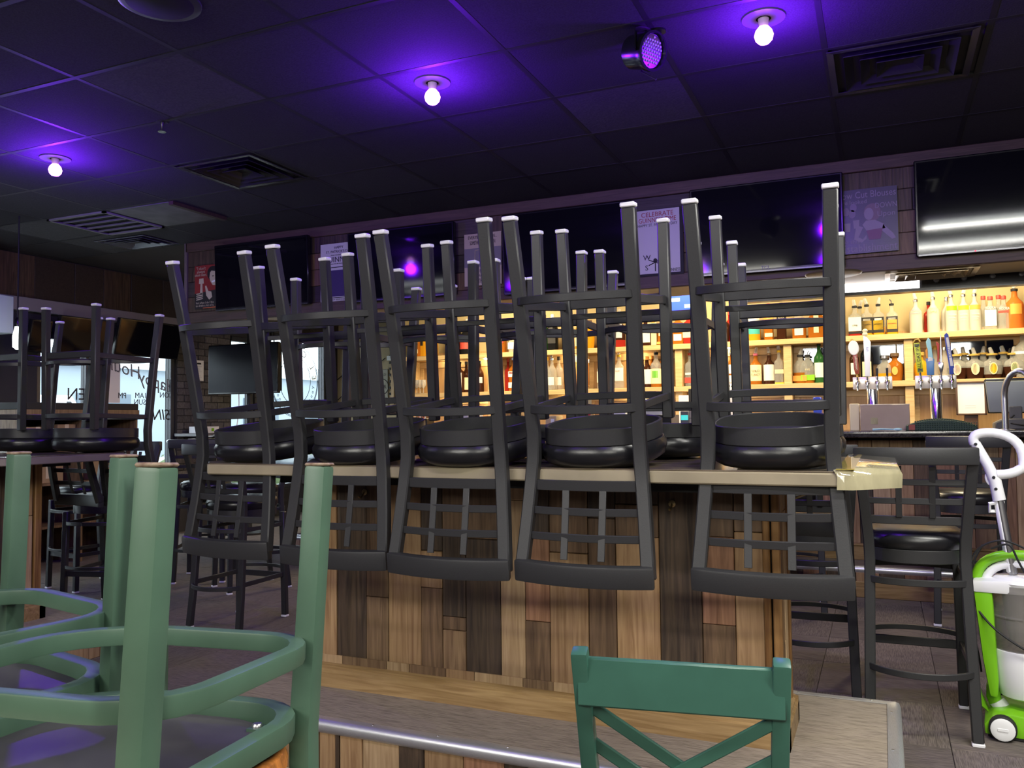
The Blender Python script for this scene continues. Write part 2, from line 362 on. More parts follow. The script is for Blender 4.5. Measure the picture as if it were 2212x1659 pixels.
pc = thing('stage_light', 'black round LED stage light hanging from the ceiling', 'light', (-.80, 3.36, ZC))
D = Vector((.86, -.46, -.30)).normalized(); ctr = Vector((-.03, -.03, -.098)); Rm = D.to_track_quat('Z', 'Y').to_matrix().to_4x4()
def at_dir(o): o.matrix_local = Matrix.Translation(ctr) @ Rm
at_dir(MB().lathe([(.045, -.12), (.068, -.10), (.072, -.02), (.080, .0), (.080, .02), (.070, .022), (.066, .008)], n=26).build('can', GLOSSB, pc))
at_dir(MB().lathe([(.066, .004), (.066, .008)], n=26).build('lens_plate', mat('led_lens_plate', (.13, .10, .17), .3), pc))
ld = MB()
for a in range(-4, 5):
    for b in range(-4, 5):
        x, y = a*.0145+(.007 if b % 2 else 0), b*.0135
        if x*x+y*y < .0030: ld.lathe([(.0055, .008), (.0045, .012), (.001, .0135)], (x, y, 0), 6)
lo = ld.build('led_lenses', mat('led_lens', (.45, .40, .55), .1, spec=1), pc); lo['kind'] = 'stuff'; at_dir(lo)
MB().sweep([(-.07, -.11, -.115), (-.07, -.10, -.03), (-.04, -.06, -.008), (-.01, .0, -.008), (.0, .03, -.03), (.0, .04, -.115)], .022, .004, up=(1, 0, 0)).build('yoke', GLOSSB, pc)
MB().lathe([(.03, -.012), (.03, 0)], n=16).build('ceiling_clamp', GLOSSB, pc)
MB().tube([(-.02, .02, -.2), (-.09, .06, -.14), (-.10, .09, -.05), (-.07, .11, 0)], .004, 6).build('power_cord', MATTEB, pc)

def diffuser(name, label, X, Y, sx, sy, m, z=ZC, rings=4, grp=None):
    t = thing(name, label, 'vent', (X, Y, z), 0, grp)
    def ring(hx, hy, wd, z0, z1, nm):
        b = MB()
        o1 = [(-hx, -hy), (hx, -hy), (hx, hy), (-hx, hy)]; o2 = [(-hx+wd, -hy+wd), (hx-wd, -hy+wd), (hx-wd, hy-wd), (-hx+wd, hy-wd)]
        b.add([(x, y, z0) for x, y in o1]+[(x, y, z1) for x, y in o2]+[(x, y, z0+.004) for x, y in o1]+[(x, y, z1+.004) for x, y in o2],
              [(i, (i+1) % 4, 4+(i+1) % 4, 4+i) for i in range(4)]+[(8+i, 12+i, 12+(i+1) % 4, 8+(i+1) % 4) for i in range(4)]+[(i, 8+i, 8+(i+1) % 4, (i+1) % 4) for i in range(4)]+[(4+i, 4+(i+1) % 4, 12+(i+1) % 4, 12+i) for i in range(4)])
        b.build(nm, m, t, .001, False)
    ring(sx/2, sy/2, .03, -.014, -.012, 'frame')
    for k in range(1, rings): ring(sx/2*(1-k*.9/rings), sy/2*(1-k*.9/rings), .045*(sx/.56), -.022, .012, 'louvre')
    MB().bx(-sx/2+.01, sx/2-.01, -sy/2+.01, sy/2-.01, .006, .011).build('duct_opening', MATTEB, t)
    return t
VENTM = mat('black_vent_metal', (.028, .028, .032), .24, spec=.6)
diffuser('ceiling_vent', 'black square four way air vent left of the ceiling centre', -3.685, 4.145, .58, .55, VENTM)
diffuser('ceiling_vent', 'large black square air vent above the right end television', .12, 4.145, .60, .55, VENTM, rings=4)
diffuser('ceiling_vent', 'shiny square air vent beside the bulkhead end, far left', -5.95, 5.35, .58, .40, mat('vent_grey_gloss', (.16, .17, .19), .2, .4))
rg = thing('return_grille', 'pale framed slatted air grille in the ceiling, left of the lit tile', 'vent', (-5.60, 4.74, ZC))
fr = MB()
for a in ((-.31, .31, -.29, -.265), (-.31, .31, .265, .29), (-.31, -.285, -.29, .29), (.285, .31, -.29, .29)): fr.bx(*a, -.018, -.002)
fr.build('frame', mat('grey_grille_frame', (.22, .21, .22), .5), rg)
for k in range(4): MB().bx(-.285, .285, -.165+k*.11-.006, -.165+k*.11+.006, -.014, 0).build('slat', mat('grey_grille_frame'), rg)
MB().bx(-.285, .285, -.265, .265, .004, .010).build('duct_opening', MATTEB, rg)
sp = thing('ceiling_speaker', 'round black speaker ring recessed in the ceiling at the top edge', 'speaker', (-2.46, 2.12, ZC))
sp.location = P(345, 0, z=ZC)
MB().lathe([(.135, -.016), (.150, -.012), (.152, 0)], n=36).build('trim_ring', mat('speaker_ring', (.045, .045, .05), .3), sp)
MB().lathe([(.134, -.008), (.12, -.018), (.01, -.022)], n=36).build('grille', MATTEB, sp)
spk = thing('sprinkler_head', 'small black sprinkler head under the ceiling grid', 'sprinkler', P(350, 262, z=ZC))
MB().lathe([(.030, -.006), (.032, 0)], n=16).build('escutcheon', GRID, spk)
MB().lathe([(.022, -.058), (.022, -.054), (.006, -.050), (.007, -.02), (.012, -.006)], n=12).build('deflector', VENTM, spk)
ut = thing('lamp_diffuser_panel', 'pale unlit acrylic light panel in the ceiling beside the slatted grille', 'light panel', (-4.96, 4.74, ZC))
MB().bx(-.29, .29, -.27, .27, -.010, 0).build('acrylic_panel', mat('dusty_acrylic', (.16, .15, .16), .5, noise=.4, nscale=6), ut, .003)
MB().bx(.30, .34, -.27, .27, -.03, 0).build('wood_edge', W_SOFT, ut)
# lit strip lights over the service side, beyond the right of the frame (they show in the right-hand television)
for k, (x, y) in enumerate(((.95, .66), (1.15, 2.40))):
    t = thing('strip_light', ('lit white strip light above the green chairs side of the island', 'lit white strip light above the right end of the island')[k], 'light', (x, y, ZC), 0, 'strip lights over the right aisle')
    MB().prism([(-.07, 0), (.07, 0), (.05, -.05), (-.05, -.05)], -.75, .75, 'x').build('housing', CAPW, t)
    MB().tube([(-.72, 0, -.075), (.72, 0, -.075)], .026, 10).build('tube', mat('strip_tube', (1, 1, 1), .5, emit=(.95, 1.0, .95), es=6), t); area('strip_light_output', (x, y, ZC-.105), 1.5, (58, 52)[k], (1.0, .985, .91), (0, 0, -1), .10)
for px_, py_, lb_ in ((-5.75, .78, 'added white glow panel over the left tables, nearer the bar'), (-6.2, -.35, 'added white glow panel over the left tables, farther from the bar')):  # glowing panels added to give a bulkhead television its bright reflection
  t = thing('added_glow_panel', lb_, 'light', (px_, py_, ZC), 0, 'added glow panels')
  MB().bx(-.62, .62, -.30, .30, -.02, 0).build('frame', CAPW, t); MB().bx(-.58, .58, -.26, .26, -.026, -.021).build('diffuser', mat('panel_lit', (1, 1, 1), .5, emit=(.95, 1, .97), es=3.0), t)

def settle(root):
    for ch in root.children: ch.location = ch.location-root.location
    return root
# ================================================================ bar islands
def plank_field(root, edges, y, z0, z1, face=-1, mats=None, splits=None, axis='x'):
    """vertical boards between the given edges, each board a piece of its own, cut at the given heights"""
    for i in range(len(edges)-1):
        a, b = edges[i], edges[i+1]; cuts = [z0]+(splits[i] if splits else sorted(random.uniform(z0+.1, z1-.1) for _ in range(random.choice((0, 1, 1)))))+[z1]
        for j in range(len(cuts)-1):
            m = mats[i][min(j, len(mats[i])-1)] if mats else random.choice(WP)
            t = .012+random.uniform(0, .005)
            lo, hi = (y-t, y+.002) if face < 0 else (y-.002, y+t)
            if axis == 'x': MB().bx(a+.0012, b-.0012, lo, hi, cuts[j]+.001, cuts[j+1]-.001).build('plank', m, root, .002, False)
            else: MB().bx(lo, hi, a+.0012, b-.0012, cuts[j]+.001, cuts[j+1]-.001).build('plank', m, root, .002, False)
def rnd_edges(a, b):
    e = [a]
    while e[-1] < b-.16: e.append(e[-1]+random.uniform(.07, .15))
    return e+[b]
def oct_poly(x0, x1, y0, y1, c): return [(x0+c, y0), (x1-c, y0), (x1, y0+c), (x1, y1-c), (x1-c, y1), (x0+c, y1), (x0, y1-c), (x0, y0+c)]

def island(label, bx0, bx1, by0, by1, top, ov, edge_m, cols=None, riser=None):
    r = thing('bar_island', label, 'bar table', ((bx0+bx1)/2, (by0+by1)/2, 0))
    PZ, CZ = .20, 1.072
    p0, p1, q0, q1 = bx0-.32, bx1+.323, by0-.33, by1+.32
    MB().bx(p0+.01, p1-.01, q0+.014, q1-.014, 0, PZ-.012).build('footrest_core', MATTEB, r, 0, False)
    MB().bx(p0+.004, p1-.004, q0+.004, q1-.004, PZ-.012, PZ).build('footrest_carpet', CARPET2, r, 0, False)
    ns = [(-.004, -.036), (.010, -.040), (.020, -.030), (.023, -.014), (.017, .001), (.004, .005), (-.022, .004), (-.022, .001), (-.004, .001)]
    def nose(nm, a, b, rot, loc):
        o = MB().prism(ns, a, b, 'x').build(nm, ALU, r, 0, True, angle=60); o.matrix_local = Matrix.Translation(loc) @ Matrix.Rotation(rot, 4, 'Z')
        sc = MB()
        n = int((b-a)/.24)
        for k in range(n): sc.lathe([(.0045, .0035), (.0045, .0062), (.001, .0066)], (a+.12+k*(b-a-.2)/max(n-1, 1), -.008, 0), 8)
        s = sc.build('screw', STEEL, o); s['kind'] = 'stuff'
    L = (p1-p0)/2; W = (q1-q0)/2
    nose('nosing', -L, L, pi, ((p0+p1)/2, q0+.006, PZ)); nose('nosing', -L, L, 0, ((p0+p1)/2, q1-.006, PZ))
    nose('nosing', -W, W, -pi/2, (p1-.006, (q0+q1)/2, PZ)); nose('nosing', -W, W, pi/2, (p0+.006, (q0+q1)/2, PZ))
    if riser: plank_field(r, riser[0], q0+.012, 0, PZ-.034, -1, riser[1], [[]]*len(riser[1]))
    else: plank_field(r, rnd_edges(p0+.012, p1-.012), q0+.012, 0, PZ-.034, -1, None, [[]]*60)
    plank_field(r, rnd_edges(q0+.012, q1-.012), p1-.012, 0, PZ-.034, 1, None, [[]]*60, 'y')
    # body
    MB().bx(bx0+.014, bx1-.014, by0+.018, by1-.018, PZ, CZ-.04).build('carcass', MATTEB, r, 0, False)
    zb = PZ+.088
    if cols: plank_field(r, cols[0], by0+.016, zb-.008, CZ-.042, -1, cols[1], cols[2])
    else: plank_field(r, rnd_edges(bx0+.012, bx1-.045), by0+.016, zb-.008, CZ-.042)
    plank_field(r, rnd_edges(by0+.04, by1-.04), bx1-.014, zb-.008, CZ-.042, 1, None, None, 'y')
    plank_field(r, rnd_edges(bx0+.03, bx1-.03), by1-.016, zb-.008, CZ-.042, 1)
    for x0, x1, y0, y1 in ((bx1-.045, bx1-.024, by0-.012, by0+.016), (bx1-.018, bx1+.008, by0-.014, by0+.03), (bx0-.006, bx0+.013, by0-.012, by0+.02), (bx1-.018, bx1+.008, by1-.03, by1+.01)):
        MB().bx(x0, x1, y0, y1, PZ, CZ-.04).build('corner_trim', W_TRIM, r, .004, False)
    pr = [(0, PZ), (-.034, PZ), (-.034, PZ+.066), (-.026, PZ+.072), (-.026, PZ+.080), (-.012, PZ+.088), (0, PZ+.088)]
    o = MB().prism([(by0+a+.01, z) for a, z in pr], bx0-.02, bx1+.024, 'x').build('base_moulding', W_BASE, r, 0, True, angle=30)
    o = MB().prism([(bx1-a-.01, z) for a, z in pr], by0-.024, by1+.024, 'y').build('base_moulding', W_BASE, r, 0, True, angle=30)
    o = MB().prism([(by1-a-.01, z) for a, z in pr], bx0-.02, bx1+.024, 'x').build('base_moulding', W_BASE, r, 0, True, angle=30)
    # top
    cx0, cx1, cy0, cy1 = bx0-ov[0], bx1+ov[0], top[0], top[1]
    MB().prism(oct_poly(cx0, cx1, cy0, cy1, .12), CZ-.041, CZ-.004, 'z').build('edge_band', edge_m, r, .004, False)
    MB().prism(oct_poly(cx0+.004, cx1-.004, cy0+.004, cy1-.004, .12), CZ-.004, CZ, 'z').build('counter_top', TOP, r, .002, False)
    MB().bx(bx0+.02, bx1-.02, by0-.2, by1+.2, CZ-.075, CZ-.041).build('bracket', MATTEB, r, 0, False)
    # bag hooks
    return r
BX, BXR, BY, BYR = -2.09, -.306, 2.73, 2.99
pxs = [664, 727, 790, 838, 909, 955, 1005, 1080, 1133, 1187, 1270, 1330, 1424, 1515, 1587, 1655]
ed = [P(p, 1250, y=BY).x for p in pxs]; ed[0] = BX+.013; ed[-1] = BXR-.045
def zrow(px, row): return P(px, row, y=BY).z
Hn, Pl, Br, Dk, Gy, Pk = W_HONEY, W_PALE, W_BROWN, W_DARK, W_GREY, W_PINK
colm = [[Hn], [Dk], [Gy, Br], [Hn], [Br, Hn, Dk], [Gy, Br, Dk, Br], [Dk, Br], [Pl, Pl], [Br, Pk, Dk], [Hn, Br], [Br, Dk], [Hn, Br, Dk], [Dk], [Br, Pk, Br], [Hn, Br]]
cols = [[], [], [zrow(814, 1290)], [], [zrow(930, 1270), zrow(930, 1190)], [zrow(980, 1362), zrow(980, 1333), zrow(980, 1150)], [zrow(1040, 1165)], [zrow(1106, 1080)],
        [zrow(1160, 1343), zrow(1160, 1160)], [zrow(1230, 1195)], [zrow(1300, 1120)], [zrow(1377, 1160), zrow(1377, 1090)], [], [zrow(1550, 1350), zrow(1550, 1160)], [zrow(1620, 1150)]]
rpx = [600, 651, 690, 725, 734, 783, 862, 916, 1000, 1089, 1140, 1217, 1290, 1370, 1450, 1540, 1620, 1720, 1800, 1900]
red = [P(p, 1620, y=2.40).x for p in rpx]; red[-1] = BXR+.31; red = [BX-.308, BX-.2, BX-.08]+[e for e in red if BX-.03 < e]
rm = [[Hn], [Br], [Dk]]+[[random.choice((Hn, Dk, Pk, Br))] for _ in red]
isl = island('long wooden bar island topped by upturned black stools, behind the green chair', BX, BXR, BY, BYR, (2.415, 3.33), (.346,), TOPE,
             (ed, colm, cols), (red, [[Dk], [Hn], [Dk], [Hn], [Br], [Hn], [Dk], [Hn], [Pl], [Dk], [Hn], [Pk], [Dk], [Br], [Hn], [Dk], [Pk], [Hn], [Br], [Hn], [Dk], [Br]][:len(red)-1]))
# short offcuts along the foot of the boards
x = BX+.03; k = 0
while x < BXR-.1:
    l = random.uniform(.09, .22); MB().bx(x, min(x+l, BXR-.05)-.002, BY-.0025, BY+.004, .286, .286+.032).build('plank', (Pl, Gy, Pl, Br, Hn)[k % 5], isl, .001, False); x += l; k += 1
def hook(px, row, y):
    c = P(px, row, y=y); b = MB().lathe([(.012, 0), (.012, .004), (.004, .006)], n=10)
    o = b.build('bag_hook', mat('brass_hook', (.45, .35, .18), .35, .9), isl)
    MB().tube(bez((0, 0, .004), (0, -.03, .03), (0, -.012, .045), 6), .0032, 6).build('hook_wire', mat('brass_hook'), o)
    o.matrix_local = Matrix.Translation(c) @ Matrix.Rotation(pi/2, 4, 'X')
hook(1452, 1088, BY-.004); hook(788, 1063, BY-.004)
o = MB().tube([(BXR+.01, 2.78, .985), (BXR+.05, 2.78, .965), (BXR+.085, 2.78, .98), (BXR+.09, 2.78, 1.005)], .004, 6).build('bag_hook', mat('brass_hook'), isl)
settle(isl)
isl2 = island('second wooden bar island with stools on top, at the left edge', -6.1, -4.13, 2.83, 3.09, (2.52, 3.43), (.37,), TOPG)
settle(isl2)
wr = thing('plastic_wrap', 'shiny clear plastic wrap over the right end of the bar island top', 'plastic wrap', (-.02, 2.87, 1.07))
wp = oct_poly(-2.6, .046, 2.405, 3.34, .12)
b = MB(); pts = [(-.115, 2.405), (-.075, 2.405), (.046, 2.526), (.046, 2.9), (.046, 3.22), (-.074, 3.34), (-.115, 3.34)]
rr = random.Random(5)
n = len(pts)
def wj(): return rr.uniform(-.003, .004)
vs = [(x, y, 1.024) for x, y in pts]+[(x+wj(), y+wj(), 1.060) for x, y in pts]+[(x*1.0-.008, y+(.006 if y < 2.8 else -.006), 1.0765+wj()) for x, y in pts]+[(-.115, y, 1.078+abs(wj())) for y in (2.44, 2.5, 2.62, 2.9, 3.1, 3.2, 3.31)]
b.add(vs, [(k*n+i, k*n+i+1, (k+1)*n+i+1, (k+1)*n+i) for k in range(3) for i in range(n-1)])
o = b.build('wrinkled_film', WRAP, wr, 0, True, angle=70)
MB().bx(-.116, -.07, 2.404, 3.341, 1.0785, 1.0800).build('tape_strip', mat('yellowed_tape', (.60, .48, .10), .2, coat=1), wr)
settle(wr)

# ================================================================ black bar stools
def make_stool():
    r = thing('bar_stool', 'stool', 'stool')
    def hw(z): return .183+(.166-.183)*min(z/.70, 1) if z < .70 else .166+(z-.70)/.40*.034
    def yr(z):
        return -.245+.058*(z/.70)**.8 if z < .70 else -.187-.093*((z-.70)/.40)**1.3
    zs = [0, .2, .4, .55, .66, .74, .82, .92, 1.02, 1.075]
    for s in (-1, 1):
        o = MB().sweep([(s*hw(z), yr(z), z+(.013 if z == 0 else 0)) for z in zs], .040, .032, up=(0, 1, 0)).build('leg', BLACK, r, .004, True)
        c = MB().bx(-.0215, .0215, -.0175, .0175, 0, .0135).build('foot_cap', CAPW, o, .003); c.location = (s*hw(0), yr(0), 0)
        o = MB().sweep([(s*.178, .192, .013), (s*.170, .178, .66)], .036, .034, up=(0, 1, 0)).build('leg', BLACK, r, .004, True)
        c = MB().bx(-.0195, .0195, -.0185, .0185, 0, .0135).build('foot_cap', CAPW, o, .003); c.location = (s*.178, .192, 0)
        for z, h in ((.268, .028), (.585, .024)):
            MB().sweep([(s*hw(z), yr(z), z), (s*.175, .185, z)], .012, h).build('side_stretcher', BLACK, r, .002)
    def bow(z, h, y0, d, x, nm, n=11, t=.012):
        p = [(x*(-1+2*i/(n-1)), y0+d*(1-(-1+2*i/(n-1))**2)**.8, z) for i in range(n)]
        return MB().sweep(p, t, h).build(nm, BLACK, r, .002)
    bow(.255, .024, yr(.255)-.006, -.095, .180, 'rear_stretcher'); bow(.585, .026, yr(.585)-.006, -.050, .170, 'rear_stretcher')
    bow(.585, .024, .18, .055, .172, 'front_stretcher')
    MB().sweep([(-.178, .187, .262), (.178, .187, .262)], .014, .036).build('front_footrest', BLACK, r, .003)
    bow(.305, .020, .18, .075, .174, 'front_stretcher')
    # seat
    n = 28; ring = []
    for i in range(n):
        a = 2*pi*i/n; e = (abs(cos(a))**2.6+abs(sin(a))**2.6)**(-1/2.6); ring.append((.172*e*cos(a), .003+.205*e*sin(a), .675))
    MB().sweep(ring, .010, .052, closed=True).build('seat_frame', BLACK, r, .002)
    MB().lathe([(.155, .698), (.162, .694), (.155, .690)], (0, .003, 0), 28, 1, 1.19, 2.6).build('seat_board', MATTEB, r)
    MB().lathe([(.150, .700), (.182, .702), (.190, .716), (.191, .736), (.184, .756), (.162, .770), (.10, .7765), (.03, .778)], (0, .003, 0), 28, 1, 1.13, 2.5).build('seat_pad', VINYL, r)
    # back
    def rail(z, h, nm, d=.012, x=None, t=.012):
        w = hw(z) if x is None else x
        p = [(w*(-1+2*i/8), yr(min(z, 1.08))-d*(1-(-1+2*i/8)**2), z) for i in range(9)]
        return MB().sweep(p, t, h).build(nm, BLACK, r, .002)
    rail(.818, .032, 'lower_rail', .010); rail(.893, .024, 'lattice_bar', .016, t=.006); rail(.967, .024, 'lattice_bar', .018, t=.006)
    for s in (-1, 1):
        MB().sweep([(s*.058, yr(z)-.016, z) for z in (.83, .9, .97, 1.03)], .022, .006, up=(0, 1, 0)).build('lattice_spindle', BLACK, r, .001)
    p = [((.2135)*(-1+2*i/12), yr(1.07)-.030*(1-(-1+2*i/12)**2), 1.068) for i in range(13)]
    MB().sweep(p, .034, .066).build('top_rail', BLACK, r, .008, True, 2)
    return r
ST = make_stool(); first = [True]
def stool(label, group=None):
    o = ST if first[0] else copy_tree(ST); first[0] = False
    o['label'] = label
    if group: o['group'] = group
    elif 'group' in o: del o['group']
    return o
CZ = 1.072
def upturned(label, X, Y, rz, tilt, back, base=CZ, group='upturned stools on the bar island'):
    """seat down on the counter; back False: back hangs over the near side"""
    o = stool(label, group); t = R(tilt); lz = base+.778+(.008 if tilt > 3 else .0015*tilt)
    o.matrix_world = Matrix.Translation((X, Y, lz)) @ Matrix.Rotation(R(rz)+(pi if back else 0), 4, 'Z') @ Matrix.Rotation(t, 4, 'X') @ Matrix.Rotation(pi, 4, 'Y')
for k, (x, dy, rz, lb) in enumerate(((-2.215, .07, -4, 'upturned black stool at the left end of the island front'),
        (-1.710, .02, 0, 'upturned black stool, second from the left along the island front'),
        (-1.262, 0, 0, 'upturned black stool in the middle of the island front row'),
        (-.82, .02, 0, 'upturned black stool, fourth from the left along the island front'),
        (-.296, .065, 1.5, 'upturned black stool at the right end of the island front'))):
    upturned(lb, x, 2.495+dy, rz, 6.5, False)
for k, (x, dy, rz, lb) in enumerate(((-2.16, 0, 2, 'upturned black stool at the left end of the far row on the island'),
        (-1.63, .0, -3, 'upturned black stool, second from the left in the far row on the island'),
        (-1.20, .0, 2, 'upturned black stool in the middle of the far row on the island'),
        (-.77, .02, 0, 'upturned black stool, fourth from the left in the far row on the island'),
        (-.31, .10, 4, 'upturned black stool at the right end of the far row on the island'))):
    upturned(lb, x, 3.15+dy, rz, .5, True)
upturned('upturned black stool on the left island, its right end', -3.93, 3.29, 3, 1, True, group='upturned stools on the left island')
upturned('upturned black stool on the left island, cut by the picture edge', -4.36, 3.24, -5, 1, True, group='upturned stools on the left island')
def standing(label, X, Y, rz, group=None):
    o = stool(label, group); o.location = (X, Y, 0); o.rotation_euler = (0, 0, R(rz)); return o
standing('black bar stool standing just left of the green vacuum cleaner', .105, 3.80, 1)
standing('black bar stool standing behind the right corner of the bar island', -.32, 4.12, 2)
standing('black bar stool pushed to the bar under the green rubber mat', .46, 5.72, -3)
standing('black bar stool at the bar behind the island, below the beer taps', -.55, 5.70, 4)
standing('black bar stool at the bar, behind the fourth upturned stool', -1.5, 5.72, -2)
standing('black bar stool at the bar, behind the middle upturned stool', -2.3, 5.70, 3)
standing('black bar stool at the bar with a light gleaming on its seat', -3.25, 5.62, -14)
standing('black bar stool turned sideways, seen under the leftmost upturned back', -3.65, 4.10, 2)
standing('black bar stool in the dark gap right of the left island, nearest', -4.75, 4.05, -165)
standing('black bar stool in the dark gap beside the left island, middle one', -5.55, 4.55, 172)
standing('black bar stool in the dark gap beside the left island, farthest', -4.35, 4.95, 150)
standing('black bar stool drawn up to the round pub table by the window', -4.95, 5.15, 30)

# ================================================================ green dining chairs
ORANGE = mat('orange_woven_vinyl', (.42, .15, .030), .42, noise=.45, nscale=70, bump=.8)
UNDER = mat('seat_underside', (.060, .055, .060), .42, noise=.5, nscale=5)
def green_chair(label, m, group, worn=False):
    r = thing('dining_chair', label, 'chair', group=group)
    def post(z):
        return (.180-.004*min(z/.43, 1)+(.0 if z < .43 else .012*(z-.43)/.4), -.190+.015*min(z/.43, 1) if z < .43 else -.175-.10*((z-.43)/.40)**1.2)
    for s in (-1, 1):
        pts = [(s*post(z)[0], post(z)[1], z) for z in (.004, .2, .38, .46, .58, .72, .838)]
        o = MB().sweep(pts, .033, .033, up=(0, 1, 0)).build('rear_leg', m, r, .006, True, 2)
        MB().bx(-.0165, .0165, -.0165, .0165, 0, .005).build('leg_tip', WORN, o, .002).location = (s*post(0)[0], post(0)[1], 0)
        o = MB().sweep([(s*.196, .105, .004), (s*.186, .085, .375)], .033, .033, up=(0, 1, 0)).build('front_leg', m, r, .006, True, 2)
        MB().bx(-.0165, .0165, -.0165, .0165, 0, .005).build('leg_tip', WORN, o, .002).location = (s*.196, .105, 0)
    def ring(hx, y0, y1, rad, z, h, w, nm):
        p = []
        for cx, cy, a0 in ((hx-rad, y1-rad*1.1, 0), (-hx+rad, y1-rad*1.1, pi/2), (-hx+rad*.7, y0+rad*.7, pi), (hx-rad*.7, y0+rad*.7, 1.5*pi)):
            rr = rad if a0 < pi*.9 else rad*.7
            for i in range(7): p.append((cx+rr*cos(a0+pi/2*i/6), cy+rr*(1.1 if a0 < pi*.9 else 1)*sin(a0+pi/2*i/6), z))
        return MB().sweep(p, w, h, closed=True).build(nm, m, r, .003, True, 2)
    ring(.178, -.200, .185, .13, .262, .026, .022, 'stretcher_ring')
    ring(.182, -.185, .200, .14, .362, .030, .026, 'seat_frame')
    b = MB().lathe([(.172, .372), (.176, .378), (.172, .384)], (0, .01, 0), 28, 1, 1.07, 3.2).build('seat_board', UNDER, r)
    MB().lathe([(.178, .385), (.192, .392), (.197, .408), (.190, .424), (.15, .433), (.05, .436)], (0, .01, 0), 30, 1, 1.07, 3.2).build('seat_pad', ORANGE, r)
    for x, y in ((-.13, -.13), (.13, -.13), (.13, .14), (-.13, .14)):
        c = MB().bx(-.012, .012, -.010, .010, -.004, 0).build('seat_bracket', m, r); c.location = (x, y, .372)
        s = MB().lathe([(.006, -.009), (.008, -.006), (.008, -.004)], n=10).build('screw', STEEL, c)
    def yb(z): return post(z)[1]
    MB().sweep([(x, yb(.80)-.004, .783) for x in (-.195, 0, .195)], .016, .084).build('top_rail', m, r, .003)
    for s in (-1, 1):
        for a, b2 in (((-.18, .735), (.18, .52)), ((-.18, .665), (.10, .50))):
            d = .0055*s
            MB().sweep([(s*a[0], yb(a[1])+d, a[1]), (s*(a[0]+b2[0])/2, yb((a[1]+b2[1])/2)+d, (a[1]+b2[1])/2), (s*b2[0], yb(b2[1])+d, b2[1])], .010, .022, up=(0, 0, 1)).build('cross_slat', m, r, .002)
    MB().sweep([(x, yb(.5), .505) for x in (-.18, 0, .18)], .016, .03).build('lower_rail', m, r, .003)
    return r
g = green_chair('teal green dining chair with crossed back slats standing in front of the island', GREEN2, 'green metal dining chairs')
c0 = Vector((.244, 1.40)); # centre of the back top, camera-space
gxw = AX.x*c0.x+AX.z*c0.y; gyw = AY.x*c0.x+AY.z*c0.y
g.matrix_world = Matrix.Translation((gxw-.02, gyw+.27, 0)) @ Matrix.Rotation(R(9), 4, 'Z') @ Matrix.Diagonal((.88, .9, .985, 1))
TZ = .735
def inv_chair(label, rl, rr_, ztip, tilt, roll=0):
    """upturned chair whose rear-left and rear-right leg tips stand at the given points"""
    o = green_chair(label, GREEN, 'green metal dining chairs')
    rl, rr_ = Vector(rl), Vector(rr_); mid = (rl+rr_)/2; ex = (rr_-rl).normalized()      # image of local -x after the flip
    ey = Vector((-ex.y, ex.x))                                                         # facing direction
    Rm = Matrix(((ex.x, ey.x, 0, 0), (ex.y, ey.y, 0, 0), (0, 0, 1, 0), (0, 0, 0, 1)))
    k = (rr_-rl).length/.38
    loc = Vector((mid.x+ey.x*.205, mid.y+ey.y*.205, ztip))
    o.matrix_world = Matrix.Translation(loc) @ Rm @ Matrix.Rotation(R(roll), 4, 'Y') @ Matrix.Rotation(R(tilt), 4, 'X') @ Matrix.Rotation(pi, 4, 'Y')
    return o
# chair faces away from the side its back hangs over
inv_chair('upturned green dining chair with the nearest leg, on the cream table', (-.692, .664), (-.748, 1.026), 1.170, 0, 3)
inv_chair('upturned green dining chair behind it at the left picture edge, on the cream table', (-1.118, 1.004), (-1.481, 1.079), 1.172, 0)
tb = thing('dining_table', 'cream topped dining table under the upturned green chairs', 'table', (-1.33, .59, 0))
MB().bx(-1.93, -.735, .19, .975, TZ-.030, TZ-.004).build('edge_band', mat('cream_edge', (.50, .46, .30), .35), tb, .006)
MB().bx(-1.925, -.740, .195, .970, TZ-.004, TZ).build('table_top', mat('cream_laminate', (.52, .49, .34), .3), tb, .002)
MB().lathe([(.045, .02), (.045, TZ-.04), (.12, TZ-.03)], (-1.33, .59, 0), 14).build('pedestal', MATTEB, tb)
for a in (0, pi/2): MB().sweep([(-1.33-.30*cos(a), .59-.30*sin(a), .02), (-1.33+.30*cos(a), .59+.30*sin(a), .02)], .06, .04).build('foot', MATTEB, tb, .006)
settle(tb)

# ================================================================ upright vacuum cleaner
VG = mat('lime_green_plastic', (.17, .46, .012), .28, spec=.5); VW = mat('white_plastic', (.76, .76, .78), .32); VC = mat('smoky_clear_bin', (.45, .43, .40), .12, trans=.75, ior=1.1)
vp = P(2168, 1590, z=0)
v = thing('vacuum_cleaner', 'lime green and white upright vacuum cleaner at the right edge of the picture', 'vacuum cleaner', (vp.x+.01, vp.y+.09, 0))
v.rotation_euler = (0, 0, R(-6.7))
def yz(o, x, y, z): o.location = (x, y, z); return o
sp = [(-.055, .15), (-.068, .30), (-.082, .55), (-.080, .60), (-.055, .635), (.02, .655), (.12, .655), (.12, .60), (-.02, .60), (-.02, .22), (-.03, .15)]
MB().prism([(-.040, .14), (-.060, .28), (-.086, .56), (-.02, .56), (-.008, .2), (-.012, .14)], -.09, .09).build('spine', VG, v, .012, True, 2)
MB().tube(bez((-.075, 0, .575), (-.06, 0, .68), (.09, 0, .675), 9)+[(.20, 0, .665)], .020, 10).build('carry_handle_cover', VG, v)
MB().tube(bez((-.045, 0, .57), (-.02, 0, .645), (.09, 0, .64), 8)+[(.20, 0, .63)], .016, 10).build('carry_handle', VW, v)
MB().prism([(-.086, .535), (-.086, .578), (.20, .60), (.20, .535)], -.095, .095).build('lid_collar', VW, v, .01, True, 2)
